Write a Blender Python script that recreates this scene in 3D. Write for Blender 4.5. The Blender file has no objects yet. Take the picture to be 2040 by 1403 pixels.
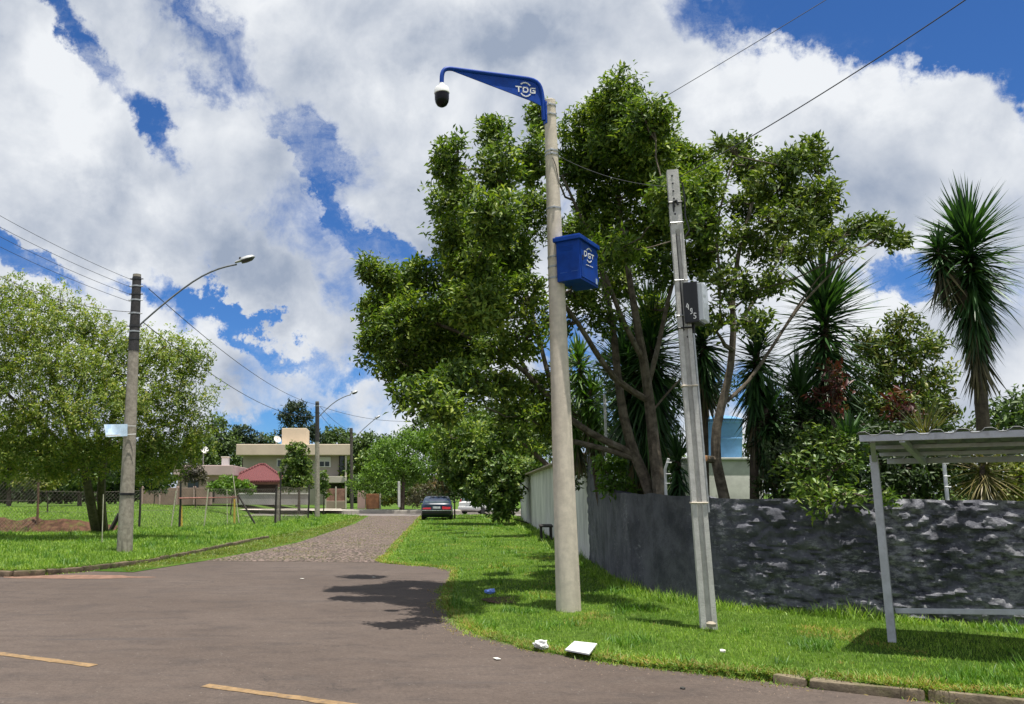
import bpy, bmesh, math, random
import numpy as np
from mathutils import Vector, Matrix, noise as mnoise

random.seed(7)
rng = np.random.default_rng(11)
S = bpy.context.scene
COL = S.collection
R = math.radians

# ------------------------------------------------------------------ camera
F, PX, PY, HOR, CAMZ = 1690.0, 740.0, 701.5, 983.0, 1.6
TH = math.atan((HOR - PY) / F)
cam_d = bpy.data.cameras.new("camera"); cam = bpy.data.objects.new("camera", cam_d); COL.objects.link(cam)
cam.location = (0, 0, CAMZ); cam.rotation_euler = (math.pi / 2 + TH, 0, 0)
cam_d.sensor_width = 36; cam_d.lens = F / 2040 * 36
cam_d.shift_x = (1020 - PX) / 2040; cam_d.clip_end = 3000; cam_d.clip_start = 0.05
S.camera = cam
S.render.engine = 'CYCLES'
S.cycles.use_denoising = True
S.cycles.max_bounces = 6; S.cycles.diffuse_bounces = 3; S.cycles.transmission_bounces = 4
S.cycles.transparent_max_bounces = 8; S.cycles.glossy_bounces = 3
S.cycles.sample_clamp_indirect = 4
S.view_settings.view_transform = 'Standard'; S.view_settings.look = 'None'
S.view_settings.exposure = 0.6; S.view_settings.gamma = 1.0

# ------------------------------------------------------------------ sun + sky
SUN = Vector((0.10, -0.13, 1.0)).normalized()
sl = bpy.data.lights.new("sun", 'SUN'); so = bpy.data.objects.new("sun", sl); COL.objects.link(so)
sl.energy = 5.0; sl.angle = R(0.53); sl.color = (1.0, 0.96, 0.88)
so.rotation_euler = SUN.to_track_quat('Z', 'Y').to_euler(); so.location = (0, 0, 60)

def ray(px, py):
    r, u = (px - PX) / F, (PY - py) / F
    return Vector((r, math.cos(TH) - u * math.sin(TH), math.sin(TH) + u * math.cos(TH)))
def P(px, py, Y):                       # point seen at a photo pixel at forward distance Y
    d = ray(px, py); return Vector((0, 0, CAMZ)) + d * (Y / d.y)
def G(px, py, z=0.0):                   # point on the level z seen at a photo pixel
    d = ray(px, py); return Vector((0, 0, CAMZ)) + d * ((z - CAMZ) / d.z)

W = bpy.data.worlds.new("World"); S.world = W; W.use_nodes = True
nt = W.node_tree; nt.nodes.clear()
class NT:
    def __init__(s, t): s.t = t
    def new(s, ty, **kw):
        n = s.t.nodes.new(ty)
        for k, v in kw.items(): setattr(n, k, v)
        return n
    def put(s, sock, v):
        if isinstance(v, bpy.types.NodeSocket): s.t.links.new(v, sock)
        else: sock.default_value = v
    def m(s, op, a, b=None, c=None, clamp=False):
        n = s.new('ShaderNodeMath', operation=op, use_clamp=clamp)
        s.put(n.inputs[0], a)
        if b is not None: s.put(n.inputs[1], b)
        if c is not None: s.put(n.inputs[2], c)
        return n.outputs[0]
    def vm(s, op, a, b=None):
        n = s.new('ShaderNodeVectorMath', operation=op); s.put(n.inputs[0], a)
        if b is not None: s.put(n.inputs[1], b)
        return n.outputs['Value' if op in ('LENGTH', 'DOT_PRODUCT') else 'Vector']
    def noise(s, vec, scale, detail=5, rough=0.55, dist=0.0, out='Fac'):
        n = s.new('ShaderNodeTexNoise'); n.inputs['Scale'].default_value = scale
        n.inputs['Detail'].default_value = detail; n.inputs['Roughness'].default_value = rough
        n.inputs['Distortion'].default_value = dist
        if vec is not None: s.put(n.inputs['Vector'], vec)
        return n.outputs[out]
    def rng(s, v, a, b, c=0.0, d=1.0, smooth=True):
        n = s.new('ShaderNodeMapRange', interpolation_type='SMOOTHSTEP' if smooth else 'LINEAR')
        s.put(n.inputs['Value'], v)
        for k, x in zip(('From Min', 'From Max', 'To Min', 'To Max'), (a, b, c, d)): n.inputs[k].default_value = x
        return n.outputs['Result']
    def mix(s, f, a, b, blend='MIX'):
        n = s.new('ShaderNodeMix', data_type='RGBA', blend_type=blend)
        s.put(n.inputs[0], f)
        for i, v in ((6, a), (7, b)):
            if isinstance(v, bpy.types.NodeSocket): s.t.links.new(v, n.inputs[i])
            else: n.inputs[i].default_value = (*v[:3], 1)
        return n.outputs[2]

w = NT(nt)
sky = w.new('ShaderNodeTexSky', sky_type='NISHITA'); sky.sun_disc = False
sky.sun_elevation = math.asin(SUN.z); sky.sun_rotation = math.atan2(SUN.x, SUN.y)
sky.altitude = 900; sky.air_density = 1.0; sky.dust_density = 0.15; sky.ozone_density = 4.5
gen = w.new('ShaderNodeTexCoord').outputs['Generated']
nrm = w.vm('NORMALIZE', gen)
sep = w.new('ShaderNodeSeparateXYZ'); nt.links.new(nrm, sep.inputs[0])
az = w.m('ARCTAN2', sep.outputs[0], sep.outputs[1]); el = w.m('ARCSINE', sep.outputs[2])
cmb = w.new('ShaderNodeCombineXYZ'); nt.links.new(az, cmb.inputs[0]); nt.links.new(el, cmb.inputs[1])
# wobble so that the big shapes get ragged edges
wob = w.noise(nrm, 4.0, 9, 0.66, 0, 'Color')
wv = w.vm('MULTIPLY', w.vm('SUBTRACT', wob, (0.5, 0.5, 0.5)), (0.30, 0.26, 0.0))
ang = w.vm('ADD', cmb.outputs[0], wv)
def blob(px, py, rx, ry, rot, amp):     # soft ellipse on the sky dome, sized in photo pixels
    d = ray(px, py).normalized(); a0, e0 = math.atan2(d.x, d.y), math.asin(d.z)
    n = w.new('ShaderNodeMapping', vector_type='TEXTURE'); nt.links.new(ang, n.inputs[0])
    n.inputs['Location'].default_value = (a0, e0, 0)
    n.inputs['Rotation'].default_value = (0, 0, -R(rot))
    n.inputs['Scale'].default_value = (rx / F / max(.75, math.cos(e0)), ry / F, 1)
    return w.rng(w.vm('LENGTH', n.outputs[0]), 1.0, 0.0, 0.0, amp)
holes = [(140, 50, 190, 70, 42, -.74), (335, 265, 130, 66, 48, -.66), (440, 35, 150, 80, 40, -.46), (470, 160, 110, 60, 30, -.34),
         (645, 285, 130, 60, 30, -.50), (715, 395, 220, 38, 38, -.60), (835, 505, 120, 40, 30, -.60),
         (40, 485, 280, 48, 12, -.85), (310, 548, 200, 38, 25, -.52), (450, 592, 190, 38, 35, -.66), (550, 655, 140, 30, 40, -.45),
         (560, 825, 190, 62, 20, -.78), (720, 770, 150, 36, 20, -.3), (1790, 5, 460, 115, 16, -1.0), (2080, 90, 210, 100, 25, -.85),
         (1770, 560, 125, 50, 15, -.9), (1520, 760, 100, 80, 0, -.45), (1110, 690, 110, 60, 0, -.45)]
pos = [(150, 330, 380, 190, 30, .45), (1000, 150, 420, 260, 10, .40), (1650, 250, 420, 170, 18, .45), (560, 560, 260, 90, 38, .4),
       (1900, 380, 260, 200, 20, .40), (60, 130, 150, 150, 40, .4), (1250, 80, 250, 180, 0, .35), (450, 760, 120, 60, 30, .3), (230, 590, 150, 50, 20, .25), (1500, 480, 300, 140, 0, .25), (1000, 500, 250, 150, 0, .2), (1850, 680, 260, 90, 0, .3)]
n1 = w.noise(nrm, 3.0, 10, 0.60, 0.15); n2 = w.noise(nrm, 9.0, 10, 0.66, 0.4)
fld = w.m('ADD', w.m('MULTIPLY', w.m('SUBTRACT', n1, 0.5), 1.5), w.m('MULTIPLY', w.m('SUBTRACT', n2, 0.5), 1.05))
fld = w.m('ADD', fld, 0.225)
for b in holes + pos: fld = w.m('ADD', fld, blob(*b))
alpha = w.rng(fld, -0.17, 0.28)
wisp = w.noise(w.vm('ADD', w.vm('MULTIPLY', nrm, (1.0, 1.0, 1.5)), wv), 7.0, 10, 0.70, 0.5)
calm = blob(1900, 20, 560, 150, 18, 1.0)
wisp = w.m('MULTIPLY', w.rng(wisp, .46, .72, 0, .8), w.m('SUBTRACT', 1.0, calm, clamp=True))
alpha = w.m('MAXIMUM', alpha, w.m('MULTIPLY', wisp, w.rng(fld, -.75, .05)))
# relief of the cloud masses: density here against density a little towards the light above
def relief(scale, off, det, ro):
    a = w.noise(nrm, scale, det, ro, 0.2); b = w.noise(w.vm('ADD', nrm, off), scale, det, ro, 0.2)
    return w.m('SUBTRACT', a, b)
rel = w.m('ADD', w.m('MULTIPLY', relief(3.0, (-.02, 0, .08), 3, .5), 2.1), w.m('MULTIPLY', relief(8.0, (-.012, 0, .03), 6, .55), 1.5))
grey = [(210, 425, 360, 95, 12, -.30), (960, 75, 280, 90, 8, -.32), (600, 590, 280, 120, 28, -.20), (1530, 330, 220, 90, 20, -.22), (1870, 640, 260, 120, 0, -.22),
        (690, 180, 200, 70, 30, -.12), (1680, 430, 200, 80, 0, -.15), (800, 330, 160, 100, 20, -.14)]
lit = [(110, 180, 230, 150, 35, .34), (1540, 130, 280, 100, 15, .30), (1850, 200, 280, 100, 25, .30), (760, 450, 240, 70, 40, .34), (350, 640, 190, 70, 25, .28), (1650, 620, 220, 90, 0, .24), (800, 180, 140, 90, 0, .2)]
sh = w.m('ADD', 0.58, rel)
for b in grey + lit: sh = w.m('ADD', sh, blob(*b))
thin = w.rng(fld, 0.05, 0.55, 0.12, 0.0)
sh = w.m('ADD', sh, thin, clamp=True)
ccol = w.mix(w.rng(sh, 0.12, 0.95, 0, 1, False), (3.7, 4.4, 5.7), (9.6, 9.9, 10.3))
# keep the blue deep: the photograph's sky is more saturated than a clear noon model
skyc = w.mix(1.0, sky.outputs[0], (0.38, 0.66, 1.0), 'MULTIPLY')
bg1 = w.new('ShaderNodeBackground'); bg2 = w.new('ShaderNodeBackground')
nt.links.new(skyc, bg1.inputs[0]); bg1.inputs[1].default_value = 0.078
nt.links.new(ccol, bg2.inputs[0]); bg2.inputs[1].default_value = 0.060
mx = w.new('ShaderNodeMixShader'); nt.links.new(alpha, mx.inputs[0]); nt.links.new(bg1.outputs[0], mx.inputs[1]); nt.links.new(bg2.outputs[0], mx.inputs[2])
wo = w.new('ShaderNodeOutputWorld'); nt.links.new(mx.outputs[0], wo.inputs[0])

# ------------------------------------------------------------------ materials
MATS = {}
def base_mat(name):
    m = bpy.data.materials.new(name); m.use_nodes = True; m.node_tree.nodes.clear()
    t = NT(m.node_tree); out = t.new('ShaderNodeOutputMaterial'); bs = t.new('ShaderNodeBsdfPrincipled')
    m.node_tree.links.new(bs.outputs[0], out.inputs[0]); MATS[name] = m
    return m, t, bs, out
def obco(t): return t.new('ShaderNodeTexCoord').outputs['Object']
def bump(t, bs, h, strength=.4, dist=.02):
    b = t.new('ShaderNodeBump'); b.inputs['Strength'].default_value = strength; b.inputs['Distance'].default_value = dist
    t.put(b.inputs['Height'], h); t.t.links.new(b.outputs[0], bs.inputs['Normal'])
def pm(name, col, rough=.6, metal=0.0, var=.25, scale=6.0, bmp=0.0, spec=.4, stain=None, stain_scale=(1, 1, 1), stain_amt=.5):
    if name in MATS: return MATS[name]
    m, t, bs, out = base_mat(name); c = obco(t)
    n = t.noise(c, scale, 6, .65)
    k1 = tuple(x * (1 - var) for x in col); k2 = tuple(min(1, x * (1 + var)) for x in col)
    colr = t.mix(t.rng(n, .3, .7), k1, k2)
    if stain:
        st = t.noise(t.vm('MULTIPLY', c, stain_scale), 1.0, 7, .65)
        colr = t.mix(t.rng(st, .5, .72, 0, stain_amt), colr, stain)
    t.put(bs.inputs['Base Color'], colr)
    bs.inputs['Metallic'].default_value = metal; bs.inputs['Specular IOR Level'].default_value = spec
    t.put(bs.inputs['Roughness'], t.rng(n, 0, 1, max(0.05, rough - .12), min(1, rough + .12)))
    if bmp: bump(t, bs, t.noise(c, scale * 6, 5, .7), bmp, .01)
    return m
def leaf_mat(name, cols, trans=.25, rough=.45, spec=.35):
    m, t, bs, out = base_mat(name)
    geo = t.new('ShaderNodeNewGeometry')
    r = t.new('ShaderNodeValToRGB'); e = r.color_ramp.elements
    while len(e) > 1: e.remove(e[0])
    e[0].position = 0; e[0].color = (*cols[0], 1)
    for i, cc in enumerate(cols[1:], 1):
        q = e.new(i / (len(cols) - 1)); q.color = (*cc, 1)
    t.t.links.new(geo.outputs['Random Per Island'], r.inputs[0])
    big = t.noise(obco(t), 1.1, 3, .5)
    col = t.mix(1.0, r.outputs[0], t.mix(t.rng(big, .35, .65), (.78, .82, .8), (1.2, 1.14, 1.0)), 'MULTIPLY')
    t.put(bs.inputs['Base Color'], col); bs.inputs['Roughness'].default_value = rough; bs.inputs['Specular IOR Level'].default_value = spec
    tr = t.new('ShaderNodeBsdfTranslucent'); t.put(tr.inputs[0], t.mix(1.0, col, (1.25, 1.35, .5), 'MULTIPLY'))
    mxs = t.new('ShaderNodeMixShader'); mxs.inputs[0].default_value = trans
    t.t.links.new(bs.outputs[0], mxs.inputs[1]); t.t.links.new(tr.outputs[0], mxs.inputs[2]); t.t.links.new(mxs.outputs[0], out.inputs[0])
    return m

# ------------------------------------------------------------------ mesh helpers
def obj_props(o, label=None, cat=None, group=None, kind=None):
    if label: o['label'] = label
    if cat: o['category'] = cat
    if group: o['group'] = group
    if kind: o['kind'] = kind
    return o
def thing(name, label, cat, loc=(0, 0, 0), group=None):
    o = bpy.data.objects.new(name, None); COL.objects.link(o); o.location = loc; o.empty_display_size = .2
    return obj_props(o, label, cat, group)
class MB:
    def __init__(s): s.v, s.f = [], []
    def add(s, vs, fs):
        k = len(s.v); s.v += [tuple(x) for x in vs]; s.f += [tuple(i + k for i in f) for f in fs]; return s
    def box(s, c, sz, rz=0.0, bev=0.0, M=None):
        hx, hy, hz = sz[0] / 2, sz[1] / 2, sz[2] / 2
        if M is None: M = Matrix.Translation(Vector(c)) @ Matrix.Rotation(rz, 4, 'Z')
        b = min(bev, hx * .9, hy * .9, hz * .9)
        if b <= 0:
            vs = [(x, y, z) for x in (-hx, hx) for y in (-hy, hy) for z in (-hz, hz)]
            fs = [(0, 1, 3, 2), (4, 6, 7, 5), (0, 4, 5, 1), (2, 3, 7, 6), (0, 2, 6, 4), (1, 5, 7, 3)]
            return s.add([M @ Vector(v) for v in vs], fs)
        bm = bmesh.new(); bmesh.ops.create_cube(bm, size=1)
        for v in bm.verts: v.co = Vector((v.co.x * sz[0], v.co.y * sz[1], v.co.z * sz[2]))
        bmesh.ops.bevel(bm, geom=bm.edges[:], offset=b, segments=2, affect='EDGES', profile=.6)
        bm.verts.index_update()
        s.add([M @ v.co for v in bm.verts], [[v.index for v in f.verts] for f in bm.faces]); bm.free(); return s
    def tube(s, pts, r, n=8, caps=True, flat=None):
        pts = [Vector(p) for p in pts]
        rs = r if hasattr(r, '__len__') else [r] * len(pts)
        up = Vector((0, 0, 1)); prev = None; k = len(s.v)
        for i, p in enumerate(pts):
            d = (pts[min(i + 1, len(pts) - 1)] - pts[max(i - 1, 0)]).normalized()
            if prev is None:
                a = d.cross(up if abs(d.z) < .95 else Vector((0, 1, 0))).normalized()
            else:
                a = (prev - d * prev.dot(d)).normalized()
            prev = a; b = d.cross(a)
            for j in range(n):
                t = 2 * math.pi * j / n
                s.v.append(tuple(p + (a * math.cos(t) + b * math.sin(t)) * rs[i]))
        for i in range(len(pts) - 1):
            for j in range(n):
                s.f.append((k + i * n + j, k + i * n + (j + 1) % n, k + (i + 1) * n + (j + 1) % n, k + (i + 1) * n + j))
        if caps:
            s.f.append(tuple(k + j for j in range(n))[::-1]); s.f.append(tuple(k + (len(pts) - 1) * n + j for j in range(n)))
        return s
    def lathe(s, prof, c, n=20, axis=None):      # prof: (radius, height)
        M = Matrix.Translation(Vector(c)) @ (Vector((0, 0, 1)).rotation_difference(Vector(axis)).to_matrix().to_4x4() if axis is not None else Matrix())
        k = len(s.v)
        for r, h in prof:
            for j in range(n):
                t = 2 * math.pi * j / n; s.v.append(tuple(M @ Vector((r * math.cos(t), r * math.sin(t), h))))
        for i in range(len(prof) - 1):
            for j in range(n): s.f.append((k + i * n + j, k + i * n + (j + 1) % n, k + (i + 1) * n + (j + 1) % n, k + (i + 1) * n + j))
        s.f.append(tuple(k + j for j in range(n))[::-1]); s.f.append(tuple(k + (len(prof) - 1) * n + j for j in range(n)))
        return s
    def prism(s, poly, M, th):                   # poly in local xy, thickness along local z
        n = len(poly); k = len(s.v)
        for z in (-th / 2, th / 2): s.v += [tuple(M @ Vector((x, y, z))) for x, y in poly]
        s.f.append(tuple(k + i for i in range(n))[::-1]); s.f.append(tuple(k + n + i for i in range(n)))
        for i in range(n): s.f.append((k + i, k + (i + 1) % n, k + n + (i + 1) % n, k + n + i))
        return s
    def build(s, name, mat, parent=None, smooth=False):
        me = bpy.data.meshes.new(name); me.from_pydata(s.v, [], s.f); me.update()
        bm = bmesh.new(); bm.from_mesh(me); bmesh.ops.recalc_face_normals(bm, faces=bm.faces); bm.to_mesh(me); bm.free()
        return link_mesh(name, me, mat, parent, smooth)
def link_mesh(name, me, mat, parent=None, smooth=False):
    o = bpy.data.objects.new(name, me); COL.objects.link(o)
    if mat: me.materials.append(mat)
    if smooth:
        me.polygons.foreach_set('use_smooth', [True] * len(me.polygons))
        if smooth != 'all':
            try: me.set_sharp_from_angle(angle=R(38))
            except Exception: pass
    if parent is not None:
        o.parent = parent
        o.matrix_parent_inverse = Matrix.Translation(-parent.location)      # meshes are built in world coordinates
    return o
def np_mesh(name, V, Fa, mat, parent=None, smooth=False):
    V = np.asarray(V, np.float32); nf = sum(len(f) for f in Fa); nl = sum(f.size for f in Fa)
    me = bpy.data.meshes.new(name); me.vertices.add(len(V)); me.vertices.foreach_set('co', V.ravel())
    me.loops.add(nl); me.polygons.add(nf)
    me.loops.foreach_set('vertex_index', np.concatenate([f.ravel() for f in Fa]).astype(np.int32))
    tot = np.concatenate([np.full(len(f), f.shape[1]) for f in Fa]); st = np.concatenate([[0], np.cumsum(tot)[:-1]])
    me.polygons.foreach_set('loop_start', st.astype(np.int32))
    me.update(calc_edges=True); me.validate()
    return link_mesh(name, me, mat, parent, 'all' if smooth else False)
def nz(a): return a / np.maximum(1e-9, np.linalg.norm(a, axis=-1, keepdims=True))
def rvec(n): return nz(rng.normal(size=(n, 3)))
def leaves(C, A, L, Wd, spread=(.5, 1.7), k=10, jit=.06):
    """k folded leaves round every twig end C with axis A"""
    n = len(C); C = np.repeat(C, k, 0) + rng.normal(size=(n * k, 3)) * jit; A = np.repeat(A, k, 0)
    q = nz(np.cross(A, rvec(n * k))); ph = rng.uniform(*spread, (n * k, 1))
    d = nz(A * np.cos(ph) + q * np.sin(ph)); nr = nz(A * np.sin(ph) - q * np.cos(ph) + rng.normal(size=(n * k, 3)) * .3)
    sd = nz(np.cross(d, nr)); nr = np.cross(sd, d)
    ln = L * rng.uniform(.65, 1.25, (n * k, 1)); wd = Wd * rng.uniform(.7, 1.2, (n * k, 1))
    m = C + d * ln * .5
    V = np.stack([C, m + sd * wd / 2 + nr * wd * .18, C + d * ln - nr * ln * .12, m - sd * wd / 2 + nr * wd * .18], 1).reshape(-1, 3)
    i = np.arange(n * k)[:, None] * 4
    return V, np.concatenate([i + [0, 1, 2], i + [0, 2, 3]])
def strips(Pb, D, L, Wd, droop, K=4, prof=None):
    """sword leaves / grass blades: bent tapering strips"""
    n = len(Pb); D = nz(D); up = np.array([0, 0, 1.0])
    sd = nz(np.cross(D, up + rng.normal(size=(n, 3)) * .25)); L = np.asarray(L).reshape(-1, 1); Wd = np.asarray(Wd).reshape(-1, 1); droop = np.asarray(droop).reshape(-1, 1)
    rows = []
    for j in range(K):
        t = j / K; wj = prof[j] if prof else (1 - t) ** .6
        c = Pb + D * L * t - up * droop * L * t * t
        rows += [c - sd * Wd * wj / 2, c + sd * Wd * wj / 2]
    rows.append(Pb + D * L - up * droop * L)
    V = np.stack(rows, 1).reshape(-1, 3); i = np.arange(n)[:, None] * (2 * K + 1)
    q = np.concatenate([i + [2 * j, 2 * j + 1, 2 * j + 3, 2 * j + 2] for j in range(K - 1)]) if K > 1 else np.zeros((0, 4), int)
    return V, q, i + [2 * K - 2, 2 * K - 1, 2 * K]

def bez(a, b, n=5, sag=0.0, jit=0.0):
    a, b = Vector(a), Vector(b); out = []
    for i in range(n + 1):
        t = i / n; p = a.lerp(b, t); p.z += sag * 4 * t * (1 - t)
        if 0 < i < n and jit: p += Vector(rng.normal(size=3) * jit)
        out.append(p)
    return out

# ------------------------------------------------------------------ trees
def tree(name, label, cat, Y, base, limbs, blobs, leafm, barkm, L=.12, Wd=.05, k=11, dens=26., shell=.45, up=.7, group=None, r0=.12,
         spread=(.4, 1.6), twigs=4, jit=.06, flat=1.0, zb=None, stems=True, rs=1.0, lump=1):
    """limbs: pixel polylines (px, py, dY) + radii, blobs: (px, py, rx, ry, dY) in photo pixels at depth Y + dY"""
    b = Vector(base); root = thing(name, label, cat, b, group); RS = rs
    mb = MB(); sk = []
    if not limbs:
        top = np.mean([P(q[0], q[1], Y + q[4]) for q in blobs], 0)
        top = Vector(top); limbs = [([b, Vector((b.x * .85 + top.x * .15, b.y * .85 + top.y * .15, b.z + (top.z - b.z) * .6)) + Vector((rng.normal() * .1, 0, 0)), top], (r0, r0 * .45))]
    for pts, rr in limbs:
        p = [q if isinstance(q, Vector) else P(q[0], q[1], Y + q[2]) for q in pts]
        fine = []
        for i in range(len(p) - 1): fine += [p[i].lerp(p[i + 1], t) for t in (0, .5)]
        fine.append(p[-1])
        for i in range(1, len(fine) - 1, 1): fine[i] = (fine[i - 1] + fine[i] * 2 + fine[i + 1]) / 4
        rs = [rr[0] + (rr[1] - rr[0]) * i / (len(fine) - 1) for i in range(len(fine))]
        if stems: mb.tube(fine, rs, 8)
        sk += list(zip(fine, rs))
    CC, AA = [], []
    bl = []
    for q in blobs:
        Yb = Y + q[4]; c = P(q[0], q[1], Yb); s = Yb / F
        rx, rz = q[2] * s * RS, q[3] * s * RS; bl.append((c, np.array([rx, (rx + rz) / 2 * flat, rz]), q[5] if len(q) > 5 else 1.0))
    bl.sort(key=lambda t: (t[0] - b).length)
    for c, r, dm in bl:
        if stems:
            best = min(sk, key=lambda s: (s[0] - c).length + max(0, s[0].z - c.z) * 2)
            pts = bez(best[0], c, 5, -.06 * (best[0] - c).length, .03); ra = min(best[1] * .8, .05)
            rs = [ra + (max(.012, ra * .4) - ra) * i / 5 for i in range(6)]
            mb.tube(pts, rs, 6); sk += list(zip(pts, rs))
            for _ in range(twigs):
                d = rvec(1)[0]; d[2] = abs(d[2]) * .7 + .1
                mb.tube(bez(pts[-2], c + Vector(d * r * .85), 3, 0, .02), [.014, .01, .008, .005], 4, False)
        n = int(4 * math.pi * float(np.mean(r)) ** 2 * dens * dm) + 3
        d = rvec(n); lob = rvec(5); bumpy = np.max(np.clip(d @ lob.T, 0, 1) ** 5, 1)
        rad = (shell + (1 - shell) * rng.random(n) ** .6) * ((.72 + .42 * bumpy) * lump + (1 - lump) * rng.uniform(.65, 1.25, n))
        pos_ = np.array(c) + d * r * rad[:, None]
        CC.append(pos_); AA.append(nz(d + np.array([0, 0, up]) + rng.normal(size=(n, 3)) * .35))
    V, Fc = leaves(np.concatenate(CC), np.concatenate(AA), L, Wd, spread, k, jit)
    if zb is not None: V[:, 2] = np.maximum(V[:, 2], zb)
    np_mesh('crown', V, [Fc], leafm, root)
    if stems: mb.build('trunk', barkm, root, True)
    return root

def yucca(name, label, base, heads, leafm, deadm, barkm, L=.6, n=260, Wd=.045, group=None, trunk=.11, skirt=.75, TP=.35):
    """heads: (top point, length of the leafy column below it)"""
    root = thing(name, label, 'yucca', base, group); mb = MB(); b = Vector(base)
    VV, Q, T, off = [], [], [], 0
    DV, DQ, DT, doff = [], [], [], 0
    for hd in heads:
        tp, col = Vector(hd[0]), hd[1]; s = hd[2] if len(hd) > 2 else 1.0
        pts = bez(b if hd is heads[0] else b.lerp(Vector(heads[0][0]), min(.72, max(.05, (tp.z - hd[1] * .55 - b.z) / max(.1, Vector(heads[0][0]).z - b.z)))), tp, 6, 0, .02); mb.tube(pts, [trunk * (1.15 - .5 * i / 6) for i in range(7)], 9)
        nn = int(n * s * 1.5); t = rng.random(nn) ** 1.15                      # 0 top .. 1 bottom of the column
        axis = np.array((b - tp).normalized())
        p = np.array(tp) + axis * (t * col)[:, None] + rng.normal(size=(nn, 3)) * .03
        phi = rng.uniform(0, 2 * math.pi, nn); elv = np.radians(np.interp(t, [0, .07, .22, .5, 1], [80, 44, 4, -42, -80])) + rng.normal(size=nn) * .2
        D = np.stack([np.cos(phi) * np.cos(elv), np.sin(phi) * np.cos(elv), np.sin(elv)], 1)
        V, q, tr = strips(p, D, L * s ** .5 * rng.uniform(.6, 1.1, nn) * (1 - TP * t), Wd * rng.uniform(.7, 1.1, nn), np.interp(t, [0, .3, 1], [.04, .24, .14]) * rng.uniform(.3, 1.9, nn), 4, [.7, 1, .8, .45])
        VV.append(V); Q.append(q + off); T.append(tr + off); off += len(V)
        nd = int(nn * .28); t = rng.uniform(skirt, 1.12, nd); p = np.array(tp) + axis * (t * col)[:, None]
        phi = rng.uniform(0, 2 * math.pi, nd); elv = np.radians(rng.uniform(-88, -62, nd))
        D = np.stack([np.cos(phi) * np.cos(elv), np.sin(phi) * np.cos(elv), np.sin(elv)], 1); p = p + D * [1, 1, 0] * .1
        V, q, tr = strips(p, D, L * rng.uniform(.6, 1.0, nd), Wd * .8 * rng.uniform(.6, 1, nd), np.zeros(nd), 3, [.8, 1, .6])
        DV.append(V); DQ.append(q + doff); DT.append(tr + doff); doff += len(V)
    mb.build('trunk', barkm, root, True)
    np_mesh('leaf_crown', np.concatenate(VV), [np.concatenate(Q), np.concatenate(T)], leafm, root)
    np_mesh('dry_leaf_skirt', np.concatenate(DV), [np.concatenate(DQ), np.concatenate(DT)], deadm, root)
    return root

# ------------------------------------------------------------------ common materials
BARK = pm('bark', (.105, .088, .068), .9, 0, .5, 9, .8, .1, (.22, .205, .17), (5, 5, 2), .6)
BARKD = pm('bark_dark', (.09, .07, .055), .9, 0, .4, 8, .5, .2)
FICUS = leaf_mat('ficus_leaf', [(.034, .068, .014), (.075, .136, .022), (.135, .212, .030), (.27, .33, .06)], .34, .5, .3)
LIGHTLEAF = leaf_mat('pale_leaf', [(.085, .14, .028), (.155, .23, .042), (.25, .32, .065), (.34, .33, .09)], .40, .55)
BUSH = leaf_mat('bush_leaf', [(.034, .068, .016), (.075, .14, .026), (.125, .205, .036), (.22, .27, .07)], .25, .45)
BRIGHT = leaf_mat('bright_leaf', [(.06, .125, .018), (.11, .21, .028), (.17, .28, .035)], .3, .5)
YELLOW = leaf_mat('yellow_leaf', [(.07, .12, .022), (.15, .19, .03), (.25, .25, .05)], .3, .5)
FAR = leaf_mat('far_leaf', [(.04, .072, .024), (.075, .125, .034), (.115, .175, .044)], .2, .6)
PINE = leaf_mat('pine_leaf', [(.016, .036, .02), (.03, .055, .026), (.045, .075, .03)], .1, .6)
REDLEAF = leaf_mat('red_leaf', [(.06, .02, .022), (.12, .03, .03), (.10, .07, .03)], .25, .45)
YUC = leaf_mat('yucca_leaf', [(.018, .045, .02), (.035, .09, .028), (.075, .165, .045)], .18, .42, .4)
DEAD = leaf_mat('dry_yucca_leaf', [(.05, .05, .03), (.13, .11, .06), (.20, .165, .095)], .15, .7)
GRASS = leaf_mat('grass_blade', [(.075, .15, .016), (.135, .255, .026), (.20, .35, .038), (.33, .43, .10)], .3, .5)
DRY = leaf_mat('dry_grass_blade', [(.20, .17, .05), (.34, .25, .085), (.22, .26, .04), (.28, .13, .06)], .25, .7)

# ================================================================== SETTING
def struct(o, label=None): o['kind'] = 'structure'; return o
def resample(pts, n):
    p = np.array(pts, float); s = np.concatenate([[0], np.cumsum(np.linalg.norm(np.diff(p, axis=0), axis=1))]); s /= s[-1]
    return s, p
def lawn_h(x, y):                        # raised lawn beyond the fence on the left
    def ss(a, b, v): t = np.clip((v - a) / (b - a), 0, 1); return t * t * (3 - 2 * t)
    h = .62 * ss(-8.5, -12.5, x) * ss(34.6, 35.9, y + .25 * np.sin(x * .9)) + .5 * np.exp(-(((x + 13.4) / 1.6) ** 2 + ((y - 50) / 4.0) ** 2)) * ss(-16, -12, x)
    return h - .06
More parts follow.
